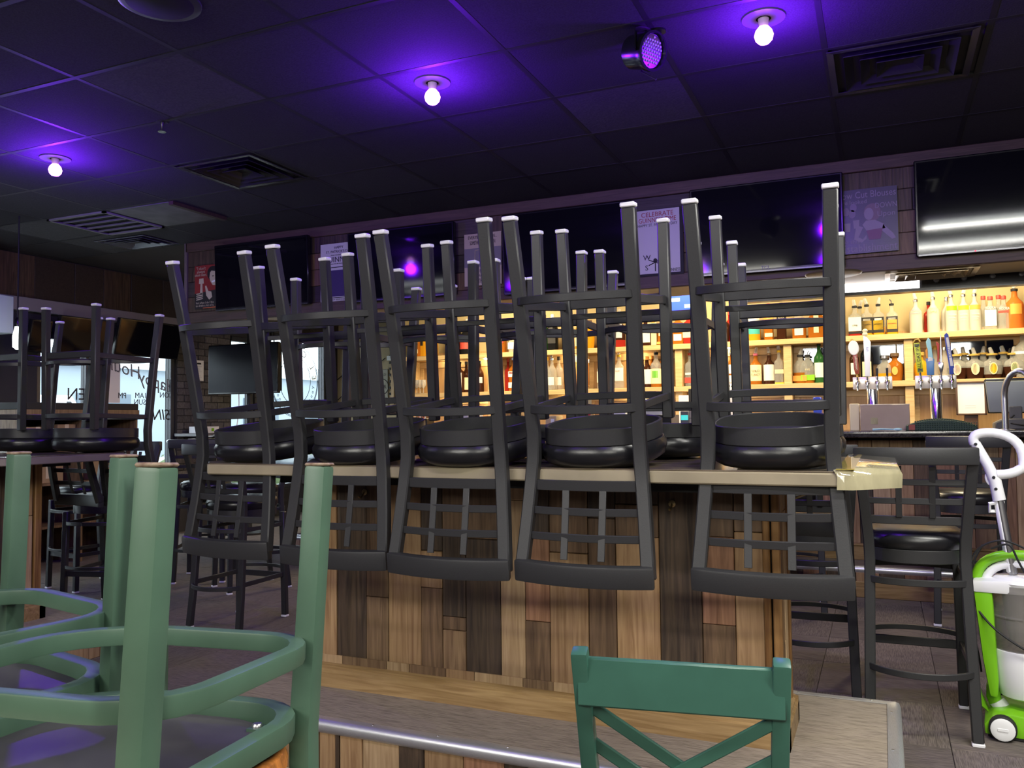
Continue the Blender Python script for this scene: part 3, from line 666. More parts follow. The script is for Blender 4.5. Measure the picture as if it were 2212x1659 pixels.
MB().lathe([(.100, .565), (.104, .575), (.085, .592), (.02, .597)], (.075, 0, 0), 28).build('bin_lid', VW, v)
MB().lathe([(.098, .30), (.102, .31), (.104, .44), (.106, .442), (.106, .448), (.104, .45), (.103, .565)], (.075, 0, 0), 28).build('dust_bin', VC, v)
MB().lathe([(.03, .305), (.05, .42), (.062, .56)], (.075, 0, 0), 20).build('inner_cone', mat('grey_filter_cone', (.30, .28, .27), .5), v)
MB().lathe([(.01, .302), (.094, .304), (.095, .33), (.05, .352), (.01, .345)], (.075, 0, 0), 20).build('dust', mat('grey_dust', (.20, .15, .11), .95, noise=.5, nscale=60), v)
MB().lathe([(.055, .128), (.082, .14), (.100, .19), (.106, .27), (.105, .318), (.09, .322)], (.075, 0, 0), 28).build('motor_housing', VW, v)
MB().sweep([(.045, 0, .60), (.005, 0, .92)], .030, .030, up=(0, 1, 0)).build('pole_joint', VW, v, .01)
MB().tube([(.052, 0, .60), (.012, 0, .905)], .0165, 16).build('pole', STEEL, v)
MB().tube([(.014, 0, .885), (.002, 0, .96), (-.02, 0, 1.02), (-.062, 0, 1.108)], [.024, .023, .020, .019], 12).build('grip_stem', VW, v)
MB().tube(bez((-.064, 0, 1.105), (-.085, 0, 1.155), (.0, 0, 1.150), 8)+bez((.0, 0, 1.150), (.11, 0, 1.135), (.10, 0, 1.02), 9)[1:]+bez((.10, 0, 1.02), (.075, 0, .985), (.01, 0, .985), 6)[1:], [.019]*22, 10).build('grip_loop', VW, v)
for z, x in ((1.105, -.060), (.975, -.002), (.93, .004)): MB().lathe([(.006, 0), (.006, .003), (.002, .004)], n=10).build('screw', MATTEB, v).matrix_local = Matrix.Translation((x, -.021, z)) @ Matrix.Rotation(pi/2, 4, 'X')
MB().tube(bez((.0, 0, .935), (-.035, 0, .95), (-.028, 0, .985), 6), .005, 6).build('cord_hook', VW, v)
MB().tube([(.03, 0, .88), (-.02, -.01, .87), (-.02, 0, .84), (.02, .01, .84)], .008, 6).build('cord_clip', VW, v)
MB().tube([(-.028, 0, .165), (-.03, 0, .12), (-.015, 0, .08)], .026, 12).build('hose_neck', VG, v)
MB().tube([(-.02, 0, .105), (.0, 0, .075)], .031, 12).build('neck_collar', VW, v)
MB().prism([(-.06, .012), (-.062, .05), (-.03, .085), (.03, .098), (.10, .09), (.24, .052), (.27, .03), (.27, .012)], -.135, .135).build('floor_head', VG, v, .014, True, 2)
MB().bx(-.05, .26, -.13, .13, .004, .014).build('brush_plate', MATTEB, v)
for s in (-1, 1):
    w_ = MB().lathe([(.043, -.018), (.047, -.014), (.047, .014), (.043, .018)], n=26).build('wheel', MATTEB, v); w_.matrix_local = Matrix.Translation((0, s*.148, .047)) @ Matrix.Rotation(pi/2, 4, 'X')
    MB().lathe([(.041, .0), (.041, .0225), (.036, .025), (.01, .0235)], n=26).build('wheel_disc', VW, w_)
    MB().bx(-.018, .018, -.006, .006, .0235, .0265).build('disc_ridge', VW, w_, .002)
    if s < 0: pass
    else: w_.scale = (1, 1, -1)
MB().prism([(-.075, .08), (-.085, .13), (-.075, .145), (-.06, .10), (-.045, .06)], -.03, .03).build('foot_pedal', VG, v, .006)
cord = [(.11, -.05, .70), (.02, -.06, .735), (-.06, -.06, .70), (-.095, -.06, .62), (-.085, -.07, .50), (-.03, -.11, .42), (.05, -.125, .36), (.14, -.12, .31)]
from mathutils import geometry
def smooth_path(pts, n=6):
    out = []; pts = [Vector(p) for p in pts]
    for i in range(len(pts)-1):
        p0, p1, p2, p3 = pts[max(i-1, 0)], pts[i], pts[i+1], pts[min(i+2, len(pts)-1)]
        for k in range(n):
            t = k/n; out.append(.5*((2*p1)+(p2-p0)*t+(2*p0-5*p1+4*p2-p3)*t*t+(3*p1-p0-3*p2+p3)*t**3))
    return out+[pts[-1]]
MB().tube(smooth_path(cord), .0042, 6).build('power_cord', MATTEB, v)
MB().tube(smooth_path([(-.02, -.05, .70), (.04, -.06, .72), (.07, -.06, .66), (.10, -.06, .60), (.18, -.08, .5)]), .0042, 6).build('power_cord', MATTEB, v)
MB().tube(smooth_path([(-.05, .06, .70), (-.09, .05, .60), (-.095, .04, .40), (-.075, .03, .25), (-.07, .03, .20)]), .0042, 6).build('power_cord', MATTEB, v)

# ================================================================ televisions and posters on the bulkhead
YT = 5.545
def tv(label, p0, p1, rt, rb, pc, yaw=0, tilt=2.2, mark=None, led=False):
    a, b = P(p0, rb, y=YT), P(p1, rb, y=YT); zt, zb = P(pc, rt, y=YT).z, P(pc, rb, y=YT).z
    w, h = (b.x-a.x), zt-zb
    t = thing('television', label, 'television', ((a.x+b.x)/2, YT, zb), 0, 'televisions along the bulkhead'); t.rotation_euler = (R(tilt), 0, R(yaw))
    MB().bx(-w/2, w/2, -.004, .040, 0, h).build('casing', GLOSSB, t, .006)
    MB().bx(-w/2+.014, w/2-.014, -.0055, -.004, .020, h-.014).build('screen', SCREEN, t)
    MB().bx(-w/2+.01, w/2-.01, -.010, -.002, -.002, .012).build('bottom_bezel', mat('dark_silver_trim', (.10, .10, .11), .25, .8), t, .002)
    if mark: text(t, mark, .030, (0, -.0105, .013+.012), mat('grey_mark', (.30, .30, .33), .5))
    if led: MB().lathe([(.004, 0), (.003, .002)], n=8).build('standby_light', mat('red_led', (1, .02, .02), .5, emit=(1, .01, .03), es=6), t).matrix_local = Matrix.Translation((w*led, -.011, .005)) @ Matrix.Rotation(pi/2, 4, 'X')
    return t
tv('black switched-off television beside the red poster, leftmost on the bulkhead', 466, 668, 520, 664, 567)
tv('black television overlapping the white holiday poster with a pint glass', 754, 984, 492, 645, 868)
tv('black television between the tan poster and the red lettered poster', 1088, 1369, 449, 626, 1228, led=.29)
tv('large black television left of the dark blouse poster', 1494, 1826, 392, 586, 1660, mark='TCL')
tv('black television at the right end reflecting bright white strips', 1979, 2330, 335, 545, 2100, led=-.12, tilt=2.2)

YP = 5.582
def poster(label, p0, p1, rt, rb, pc, back, frame=None):
    a, b = P(p0, rb, y=YP), P(p1, rb, y=YP); zt, zb = P(pc, rt, y=YP).z, P(pc, rb, y=YP).z
    w, h = b.x-a.x, zt-zb
    t = thing('poster', label, 'poster', ((a.x+b.x)/2, YP, zb))
    MB().bx(-w/2, w/2, -.002, .004, 0, h).build('sheet', back, t)
    if frame: MB().bx(-w/2-.008, w/2+.022, .001, .012, -.016, h+.006).build('backing', frame, t)
    global PWID; PWID = w
    return t, w, h
def flat(t, nm, poly, m, lay=1):
    return MB().prism(poly, -.0022-.0008*lay, -.002-.0008*(lay-1)).build(nm, m, t, 0, False)
def ell(cx, cz, rx, rz, n=18, a0=0, a1=2*pi): return [(cx+rx*cos(a0+(a1-a0)*i/n), cz+rz*sin(a0+(a1-a0)*i/n)) for i in range(n)]
def wr_(t, s, size, x, z, m, lay=1, **k): return text(t, s, size, (x, -.0026-.0008*lay, z), m, maxw=2*(PWID/2-abs(x))*.95, **k)
def stroke(t, pts, wd, m, lay=2, nm='outline', closed=False):
    y = -.0024-.0008*lay
    return MB().sweep([(x, y, z) for x, z in pts], .0008, wd, up=(0, 0, 1), closed=closed).build(nm, m, t, 0, False) if False else MB().tube([(x, y, z) for x, z in pts], wd/2, 5, closed).build(nm, m, t, 0, False)
CREAM = mat('poster_cream', (.46, .40, .28), .6); PRED = mat('poster_red', (.22, .018, .018), .5); PBLK = mat('poster_black', (.012, .010, .012), .5); PTAN = mat('poster_tan', (.42, .36, .24), .6)
PGREY = mat('poster_grey', (.16, .15, .15), .6)
t, w, h = poster('red retro tin poster of a man raising a beer mug, at the bulkhead end', 421, 466, 573, 667, 443, PRED)
flat(t, 'dark_base', [(-w/2, 0), (w/2, 0), (w/2, h*.42), (-w/2, h*.36)], PBLK)
flat(t, 'hair', ell(w*.36, h*.80, w*.26, h*.17), PBLK, 1); flat(t, 'face', [(w*.24, h*.82), (w*.30, h*.86), (w*.498, h*.84), (w*.498, h*.52), (w*.36, h*.53), (w*.25, h*.62), (w*.21, h*.70)], CREAM, 2)
flat(t, 'smile', [(w*.30, h*.62), (w*.47, h*.64), (w*.46, h*.60), (w*.36, h*.585)], WHITE, 3); flat(t, 'eye', ell(w*.38, h*.735, w*.05, h*.012, 8), PBLK, 3)
flat(t, 'mug', [(-w*.30, h*.58), (-w*.06, h*.58), (-w*.08, h*.70), (-w*.28, h*.70)], CREAM, 2); flat(t, 'forearm', [(-w*.24, h*.35), (-w*.12, h*.35), (-w*.13, h*.58), (-w*.22, h*.58)], CREAM, 2)
flat(t, 'pointing_hand', [(0, h*.52), (w*.06, h*.53), (w*.16, h*.40), (w*.30, h*.38), (w*.34, h*.26), (w*.20, h*.20), (w*.06, h*.30)], CREAM, 2)
for k in range(4): flat(t, 'sleeve_stripe', [(-w*.42, h*(.20+k*.045)), (-w*.10, h*(.23+k*.04)), (-w*.10, h*(.25+k*.04)), (-w*.42, h*(.225+k*.045))], CREAM, 2)
for k, s in enumerate(("\"I don't", "always", "drink beer,")): wr_(t, s, .036, -w*.20, h*(.93-k*.075), CREAM, 3, shear=.1)
wr_(t, 'but when I do I like', .026, 0, h*.14, CREAM, 3); wr_(t, 'to drink a lot of it.', .028, 0, h*.075, CREAM, 3)
flat(t, 'orange_band', [(-w*.10, .004), (w*.5, .004), (w*.5, h*.035), (-w*.10, h*.028)], mat('poster_orange', (.45, .10, .03), .5), 2)
PW = mat('poster_white', (.50, .49, .49), .5)
t, w, h = poster('white poster with black lettering and a pint glass, partly behind a television', 693, 772, 525, 650, 732, PW)
wr_(t, 'HAPPY', .030, 0, h*.925, INK); wr_(t, "ST. PATRICK'S DAY", .029, 0, h*.855, INK); wr_(t, 'FROM THE BREWERS AT', .014, 0, h*.795, INK)
wr_(t, 'GUINNESS', .062, 0, h*.715, INK); wr_(t, 'CELEBRATING 200 YEARS IN THE USA', .011, 0, h*.645, INK)
gl = [(-w*.20, h*.06), (-w*.27, h*.30), (-w*.30, h*.46), (-w*.24, h*.57), (-w*.20, h*.585), (w*.20, h*.585), (w*.24, h*.57), (w*.30, h*.46), (w*.27, h*.30), (w*.20, h*.06)]
stroke(t, gl, .007, INK, 1, closed=True); flat(t, 'dark_pint', [(-w*.19, h*.08), (-w*.25, h*.30), (-w*.27, h*.45), (-w*.22, h*.535), (w*.22, h*.535), (w*.27, h*.45), (w*.25, h*.30), (w*.19, h*.08)], mat('pint_ink', (.035, .02, .09), .5), 1)
wr_(t, 'ENJOY RESPONSIBLY', .02, 0, h*.025, INK)
t, w, h = poster('tan and grey poster about believing in beer, with a mug outline', 1004, 1084, 503, 616, 1045, PTAN)
flat(t, 'grey_panel', [(-w/2, h*.36), (w/2, h*.36), (w/2, h*.72), (-w/2, h*.72)], PGREY)
wr_(t, 'EVERYBODY NEEDS...', .034, 0, h*.925, INK, 2, wide=.82); wr_(t, 'SOMETHING TO BELIEVE IN', .042, 0, h*.82, INK, 2, wide=.72)
stroke(t, [(-w*.22, h*.42), (-w*.20, h*.68), (w*.12, h*.68), (w*.14, h*.42)], .008, PTAN, 2, 'mug_outline', True); stroke(t, [(w*.13, h*.64), (w*.26, h*.65), (w*.31, h*.56), (w*.26, h*.47), (w*.14, h*.46)], .008, PTAN, 2, 'mug_handle')
wr_(t, 'I BELIEVE...', .034, w*.08, h*.275, INK, 2, wide=.85); wr_(t, "I'LL HAVE", .028, -w*.1, h*.19, INK, 2); wr_(t, 'ANOTHER BEER', .046, 0, h*.085, INK, 2, wide=.78)
t, w, h = poster('white poster with red lettering and a weather vane, on a black backing', 1375, 1470, 452, 590, 1423, PW, MATTEB)
PR2 = mat('poster_red_ink', (.30, .035, .035), .5)
wr_(t, 'CELEBRATE', .046, 0, h*.925, PR2, wide=.95); wr_(t, 'GUINNESS TIME', .046, 0, h*.835, PR2, wide=.9); wr_(t, "HAPPY ST. PATRICK'S DAY", .027, 0, h*.76, INK, wide=.95)
cx, cz = -w*.06, h*.175
stroke(t, [(cx-w*.15, cz+h*.04), (cx+w*.15, cz-h*.04)], .006, INK, 2, 'vane_arm'); stroke(t, [(cx-w*.15, cz-h*.045), (cx+w*.15, cz+h*.045)], .006, INK, 2, 'vane_arm'); stroke(t, [(cx, cz-h*.14), (cx, cz+h*.05)], .007, INK, 2, 'vane_post')
flat(t, 'vane_hub', ell(cx, cz+h*.03, .014, .014, 12), INK, 2)
for s, dx, dz in (('W', -.19, .075), ('N', .19, .085), ('S', -.20, -.085), ('E', .20, -.075)): wr_(t, s, .050, cx+w*dx, cz+h*dz, INK, 2)
wr_(t, 'GUINNESS', .032, w*.34, h*.035, INK, 2)
PP = mat('poster_dark_purple', (.045, .035, .075), .35, spec=.6); PL = mat('poster_pale_violet', (.22, .17, .27), .5)
t, w, h = poster('dark retro tin sign of a laughing woman holding a mug, beside the right television', 1806, 1942, 407, 546, 1874, PP)
wr_(t, 'Low Cut Blouses', .060, w*.02, h*.905, PL); wr_(t, 'are looked', .036, -w*.20, h*.80, PL); wr_(t, 'DOWN', .046, w*.32, h*.715, PL); wr_(t, 'Upon', .046, w*.32, h*.585, PL)
flat(t, 'hair', ell(w*.10, h*.62, w*.135, h*.14), mat('poster_mauve', (.15, .09, .15), .5), 1); flat(t, 'face', ell(w*.045, h*.60, w*.075, h*.095), PL, 2)
flat(t, 'shoulders', [(-w*.06, h*.44), (0, h*.50), (w*.14, h*.50), (w*.27, h*.43), (w*.30, h*.36), (w*.16, h*.33), (0, h*.34)], PL, 2); flat(t, 'dress', [(w*.0, h*.345), (w*.26, h*.365), (w*.22, h*.20), (w*.04, h*.20)], mat('poster_dress', (.15, .05, .14), .5), 3)
flat(t, 'arm', [(w*.27, h*.42), (w*.42, h*.27), (w*.46, h*.20), (w*.40, h*.18), (w*.24, h*.33)], PL, 2); flat(t, 'arm', [(-w*.05, h*.40), (-w*.13, h*.25), (-w*.06, h*.21), (-w*.0, h*.28), (w*.0, h*.22), (-w*.08, h*.16), (-w*.20, h*.22), (-w*.16, h*.44)], PL, 2)
for k, (x, z) in enumerate(((-.32, .66), (-.22, .62), (-.20, .72))): flat(t, 'small_face', ell(w*x, h*z, w*.055, h*.065), mat('poster_violet', (.17, .12, .24), .5), 1)
for x, z in ((-.30, .42), (-.16, .46)): flat(t, 'mug', [(w*(x-.04), h*(z-.07)), (w*(x+.04), h*(z-.07)), (w*(x+.05), h*(z+.06)), (w*(x-.05), h*(z+.06))], PL, 1)
wr_(t, 'in this', .038, -w*.24, h*.185, PL, 3); wr_(t, 'Establishment', .066, w*.04, h*.075, PL, 3)

# fixtures under and behind the bulkhead
def speaker2(px, row, r, label):
    c = P(px, row, z=BZ0); t = thing('round_speaker', label, 'speaker', (c.x, c.y, BZ0), 0, 'round speakers under the bulkhead')
    MB().lathe([(r-.012, -.010), (r, -.006), (r+.004, 0)], n=32).build('trim_ring', mat('bronze_trim', (.13, .10, .06), .35), t)
    MB().lathe([(r-.014, -.004), (r*.5, -.009), (.01, -.010)], n=32).build('grille', mat('tan_grille', (.36, .27, .15), .4), t)
speaker2(1800, 591, .165, 'round tan speaker under the bulkhead above the top shelf bottles'); speaker2(590, 697, .165, 'round speaker under the bulkhead left end, above the window')
diffuser('air_diffuser', 'square shiny air diffuser under the bulkhead beneath the right television', P(2010, 588, z=BZ0).x, 5.84, .52, .36, mat('satin_vent', (.40, .32, .20), .25, .5), BZ0)
yl = 6.10; xl = P(1590, 612, y=yl).x; xm = P(1986, 605, y=yl).x
ls = thing('strip_light_box', 'long black strip light box under the bulkhead, its left half lit white', 'light', ((xl+xm)/2, yl, 2.11))
z0, z1 = 2.062, 2.150
MB().bx(xl-.05, xm+1.7, yl+.03, yl+.09, z0-.02, z1+.006).bx(xl-.05, xm+1.7, yl-.012, yl+.03, z0-.022, z0-.002).build('housing', GLOSSB, ls)
MB().bx(xl, xm, yl-.008, yl+.029, z0, z1).build('lit_diffuser', mat('lit_diffuser', (1, 1, 1), .4, emit=(1.0, .96, .98), es=3.2), ls)
MB().bx(xm+.01, xm+1.68, yl-.004, yl+.029, z0, z1).build('unlit_panel', mat('dark_smoked_panel', (.015, .015, .018), .15), ls)
for k in range(5): MB().lathe([(.018, 0), (.014, .012), (.004, .014)], n=10).build('mount_clip', mat('grey_clip', (.2, .2, .21), .3, .5), ls).matrix_local = Matrix.Translation((xm+.10+k*.16, yl-.004, 2.105)) @ Matrix.Rotation(pi/2, 4, 'X')
for k, (a, b) in enumerate(((1590, 1625), (1700, 1760))):
    pass
settle(ls)
zrot = area('strip_light_glow', ((xl+xm)/2, yl+.10, 2.06), 1.2, 7, (1.0, .93, .84), (0, .55, -1), .06)

# ================================================================ main bar
bar = thing('bar_counter', 'long main bar with a dark granite top and reclaimed wood front', 'bar', (-1.0, 6.5, 0))
XB0, XB1 = -5.0, 3.0
MB().bx(XB0, XB1, 6.235, 6.98, 1.075, 1.118).build('granite_top', GRANITE, bar, .008, True, 2)
MB().bx(XB0+.05, XB1, 6.52, 6.92, 0, 1.074).build('carcass', MATTEB, bar)
e = [XB0+.05]
while e[-1] < XB1-.2: e.append(e[-1]+random.uniform(.085, .17))
plank_field(bar, e, 6.52, .31, 1.05)
MB().bx(XB0+.04, XB1, 6.19, 6.52, .02, .20).build('foot_ledge', CARPET2, bar)
e2 = [XB0+.04]
while e2[-1] < XB1-.2: e2.append(e2[-1]+random.uniform(.10, .2))
plank_field(bar, e2, 6.188, .10, .165, -1, None, [[]]*80)
o = MB().prism(ns_ := [(-.004, -.036), (.010, -.040), (.020, -.030), (.023, -.014), (.017, .001), (.004, .005), (-.022, .004), (-.022, .001), (-.004, .001)], XB0+.04, XB1, 'x').build('nosing', ALU, bar, 0, True, angle=60); o.matrix_local = Matrix.Translation((-1+.99-.99+1-1, 0, 0)) @ Matrix.Translation((0, 6.19, .20)) @ Matrix.Diagonal((1, -1, 1, 1))
o.location.x = 0
MB().bx(XB0+.04, XB1, 6.16, 6.19, 0, .105).bx(XB0+.04, XB1, 6.485, 6.525, .20, .30).bx(XB0+.04, XB1, 6.475, 6.525, .30, .318).build('base_moulding', W_BASE, bar, .004)
settle(bar)

# ================================================================ back bar shelving
X0, X1 = -5.05, 3.0; YS = 8.20; Z1, Z2 = 1.535, 1.955
sh = thing('shelving_unit', 'light maple back bar shelving holding the liquor bottles', 'shelving unit', (-1.0, 8.3, 0))
MB().bx(X0, X1, 8.44, 8.498, .95, 2.0).build('back_board', W_MAPLEV, sh)
for z in (Z1, Z2): MB().bx(X0, X1, YS, 8.44, z-.052, z).build('shelf', W_MAPLE, sh, .004)
dv = [X0+.02]+[.235-1.03*k for k in range(-2, 6)]+[]
for x in sorted(dv):
    if x > X1: continue
    for z0, z1 in ((.95, Z1-.052), (Z1, Z2-.052)):
        MB().bx(x-.036, x+.036, YS+.03, 8.44, z0, z1).build('divider', W_MAPLE, sh, .004)
ds = sorted(x for x in dv if x < X1)+[X1]
for a, b in zip(ds, ds[1:]):
    for z0, z1 in ((.96, Z1-.052), (Z1, Z2-.052)):
        MB().bx(a+.036, b-.036, 8.425, 8.44, z1-.075, z1).bx(a+.036, a+.085, 8.425, 8.44, z0, z1-.075).bx(b-.085, b-.036, 8.425, 8.44, z0, z1-.075).build('panel_frame', W_MAPLE, sh, .004)
MB().bx(X0, X1, 7.86, 8.44, .905, .95).build('work_top', mat('work_top_laminate', (.05, .045, .04), .3), sh, .004)
MB().bx(X0+.02, X1, 7.90, 8.44, 0, .904).build('base_cabinet', W_MAPLEV, sh)
MIR = mat('mirror_glass', (.28, .30, .32), .03, 1)
for a, b in ((1735, 1790), (1868, 1935), (1938, 1962), (2055, 2128), (2132, 2190)):
    xa, xb = P(a, 770, y=8.42).x, P(b, 770, y=8.42).x
    MB().bx(xa, xb, 8.416, 8.424, 1.70, 1.875).build('mirror_panel', MIR, sh)
PUCK = mat('puck_light', (1, .9, .6), .5, emit=(1, .78, .42), es=12)
for z in (Z1-.052, Z2-.052):
    for x in (-4.45, -3.98, -2.98, -2.3, -1.35):
        MB().lathe([(.026, -.006), (.030, 0)], (x, 8.33, z), 12).build('puck_lamp', PUCK, sh)
        zrot_light('puck_lamp_light', (x, 8.33, z-.02), 2.0, (1, .76, .42), .02)
settle(sh)
MB_led = thing('shelf_light_strip', 'glowing white light strip behind the frosted bottles on the top shelf', 'light strip', (.75, 8.41, Z2))
MB().bx(-.42, .75, .0, .02, .002, .014).build('strip', mat('led_strip', (1, .95, .8), .5, emit=(1, .9, .66), es=5), MB_led)

# ================================================================ bottles
def glassm(name, c, tr=.55, rough=.06): return mat('glass_'+name, c, rough, trans=tr, ior=1.12, spec=.7)
GL = {'clear': glassm('clear', (.80, .80, .74), .78), 'frost': glassm('frosted', (.62, .60, .52), .40, .35), 'amber': glassm('amber', (.40, .13, .015), .3), 'gold': glassm('gold', (.75, .36, .02), .3), 'dark': glassm('dark', (.045, .016, .008), .2),
      'black': glassm('black', (.008, .008, .009), .0), 'green': glassm('green', (.03, .12, .03), .25), 'red': glassm('red', (.40, .03, .02), .3), 'pink': glassm('pink', (.72, .36, .34), .45), 'blue': glassm('blue', (.16, .28, .42), .45), 'orange': glassm('orange', (.62, .17, .03), .3)}
LB = lambda n, c: mat('label_'+n, c, .55)
LC = {'white': LB('white', (.78, .76, .66)), 'cream': LB('cream', (.72, .64, .40)), 'black': LB('black', (.015, .014, .014)), 'yellow': LB('yellow', (.82, .52, .02)), 'orange': LB('orange', (.80, .32, .05)), 'green': LB('green', (.13, .42, .04)), 'lime': LB('lime', (.22, .55, .01)),
      'red': LB('red', (.52, .06, .04)), 'teal': LB('teal', (.05, .40, .34)), 'pink': LB('pink', (.72, .16, .26)), 'purple': LB('purple', (.09, .02, .06)), 'gold': LB('gold', (.55, .36, .08)), 'silver': LB('silver', (.6, .6, .6)), 'blue': LB('blue', (.04, .08, .38)), 'violet': LB('violet', (.60, .48, .52))}
CUP = mat('clear_pour_cover', (.92, .92, .90), .08, trans=.7, ior=1.15, spec=.8)
def bottle(px, shelf, wpx, hpx, shape, gl, label, lab=None, liquid=None, fill=.6, cap='black', top='cap', dy=0, words=None, wm=None, band=None, grp=None):
    z = (Z1, Z2)[shelf]; y = 8.315+dy
    row = P(px, 770, y=y); d = depth(row.x, y); k = d/FPX
    w, h = wpx*k, hpx*k
    if shelf == 0 and shape:
        for x_ in dv:
            if abs(row.x-x_) < .040+w/2: row.x = x_+math.copysign(.042+w/2, row.x-x_)
    t = thing('liquor_bottle', label, 'bottle', (row.x, y, z), random.uniform(-.1, .1), grp or ('bottles on the lower shelf', 'bottles on the top shelf')[shelf])
    r = w/2; b = MB(); pw = {'round': 2, 'square': 5, 'squat': 2.4, 'flask': 3.2}[shape]; sy = {'round': 1, 'square': .9, 'squat': .62, 'flask': .7}[shape]
    if shape == 'round': pf = [(.86, 0), (1, .012), (1, .56), (.93, .64), (.52, .73), (.34, .79), (.30, .93), (.33, .94)]
    elif shape == 'square': pf = [(.90, 0), (1, .012), (1, .60), (.92, .66), (.45, .72), (.33, .77), (.32, .92), (.35, .93)]
    elif shape == 'flask': pf = [(.92, 0), (.98, .01), (1, .52), (.90, .64), (.66, .73), (.36, .79), (.33, .90), (.38, .91)]
    else: pf = [(.72, 0), (.80, .012), (.98, .30), (1, .44), (.86, .58), (.46, .66), (.34, .70), (.32, .80), (.48, .81), (.48, .84)]
    pf = [(a*r, c*h*.86) for a, c in pf]
    fz = fill*h*.62; out = []
    for i, (a, c) in enumerate(pf):
        if liquid and i and pf[i-1][1] < fz <= c:
            u = (fz-pf[i-1][1])/(c-pf[i-1][1]); out.append((pf[i-1][0]+(a-pf[i-1][0])*u, fz))
        out.append((a, c))
    b.lathe(out, n=14, sy=sy, pw=pw)
    if liquid:
        for i, f in enumerate(b.f):
            zz = sum(b.v[j][2] for j in f)/len(f)
            if zz < fz: b.m[i] = 1
    b.build('glass', [GL[gl], GL[liquid or gl]], t)
    if lab:
        for n_, (c, za, zb, wd) in enumerate(lab if isinstance(lab, list) else [(lab, .16, .52, .86)]):
            hh = h*.86; ya = -r*sy*1.012; m = LC[c]
            if shape == 'squat' and wd < .8:
                o = MB().prism(ell(0, hh*(za+zb)/2, r*wd, hh*(zb-za)/2, 14), ya*1.02-.002, ya*.9).build('paper_label', m, t, 0, False)
            elif shape in ('square', 'flask', 'squat'):
                MB().bx(-r*wd, r*wd, ya-.0012, ya*.8, hh*za, hh*zb).build('paper_label', m, t, 0, False)
            else:
                q = MB(); n = 9; a = wd*1.25
                vs = [(r*1.012*sin(-a+2*a*i/(n-1)), -r*1.012*cos(-a+2*a*i/(n-1)), zz) for zz in (hh*za, hh*zb) for i in range(n)]
                q.add(vs, [(i, i+1, n+i+1, n+i) for i in range(n-1)]).build('paper_label', m, t)
    if words:
        for s, sz, zz in words: text(t, s, w*sz, (0, -r*sy*1.03-.003, h*.86*zz), wm or INK, maxw=w*.74)
    zt = pf[-1][1]; nr = pf[-1][0]
    CM = {'black': MATTEB, 'red': LC['red'], 'yellow': LC['yellow'], 'gold': LC['gold'], 'white': LC['white'], 'silver': STEEL, 'pink': LC['pink'], 'amber': LC['gold'], 'teal': LC['teal'], 'cork': W_BROWN, 'orange': LC['orange']}
    if top == 'cap': MB().lathe([(nr*1.12, 0), (nr*1.15, h*.08), (nr*1.0, h*.095)], (0, 0, zt-h*.012), 12).build('cap', CM[cap], t)
    else:
        MB().lathe([(nr*1.15, 0), (nr*1.2, h*.05), (nr*.6, h*.06)], (0, 0, zt-.006), 12).build('pourer_collar', CM[cap], t)
        lean = random.choice((-1, 1))*random.uniform(.1, .35)
        pt = [(0, 0, zt+h*.04), (lean*.01, 0, zt+h*.10), (lean*.05, -.004, zt+h*.15)]
        MB().tube(pt, .0045, 6).build('pour_spout', STEEL, t)
        if top == 'cup':
            o = MB().lathe([(.017, -.030), (.0185, -.030), (.014, .022), (.010, .028)], n=10, a0=.3).build('pour_cover', CUP, t); o.matrix_local = Matrix.Translation((lean*.03, 0, zt+h*.13)) @ Matrix.Rotation(lean, 4, 'Y')
    return t
B = bottle; T, S = 1, 0
# ---- top shelf, from the right end
B(2196, T, 36, 104, 'round', 'orange', 'dark orange bottle with a black pourer, rightmost on the top shelf', [('orange', .35, .6, .5)], cap='black', top='cup')
B(2172, T, 26, 84, 'square', 'clear', 'clear bottle with a red cap and red print beside the orange bottle', [('red', .5, .56, .9)], cap='red', words=[('VODKA', .3, .62)], wm=LC['silver'])
B(2161, T, 24, 88, 'square', 'clear', 'clear red-capped bottle, half hidden behind the red print one', cap='red', dy=.085)
B(2143, T, 27, 84, 'square', 'clear', 'clear red-capped bottle with a white label on the top shelf', [('white', .12, .60, .8)], cap='red', words=[('VODKA', .3, .66)], wm=LC['silver'])
B(2128, T, 24, 88, 'square', 'clear', 'clear red-capped bottle, half hidden behind the white label one', cap='red', dy=.085)
for px, c, l in ((2109, 'orange', 'frosted bottle with an orange label band'), (2085, 'yellow', 'frosted bottle with a yellow label band'), (2058, 'lime', 'frosted bottle with a bright green label band')):
    B(px, T, 25, 96, 'round', 'frost', l, [(c, .56, .68, .75)], cap='silver', top='cup', words=[('VODKA', .16, .44), ('finest quality', .10, .36), ('grain spirit', .10, .30)], wm=LC['silver'])
B(2048, T, 22, 88, 'round', 'frost', 'frosted bottle standing behind the green band bottle', cap='silver', dy=.085)
B(2019, T, 25, 92, 'round', 'frost', 'frosted bottle with orange-red print and a tilted pour cover', cap='silver', top='cup', words=[('ABSOLUT', .19, .66), ('APPLE', .20, .57)], wm=LC['orange'])
B(2009, T, 20, 80, 'square', 'red', 'dark red bottle standing behind the orange-red print bottle', dy=.085)
B(1981, T, 26, 88, 'round', 'frost', 'frosted pale bottle with pink print, beside the gap on the top shelf', cap='silver', top='cup', words=[('ABSOLUT', .19, .66), ('GRAPEFRUIT', .155, .57)], wm=LC['pink'])
for px, c, l in ((1929, 'orange', 'square bourbon bottle with a black and orange label'), (1900, 'yellow', 'square bourbon bottle with a black and bright yellow label'), (1875, 'gold', 'square bourbon bottle with a black and golden label')):
    B(px, T, 24, 82, 'square', 'clear', l, [('black', .08, .56, .94), (c, .17, .46, .8), ('white', .46, .52, .6)], 'gold', .35, top='cup' if px < 1929 else 'spout', words=[('BOURBON', .13, .34)])
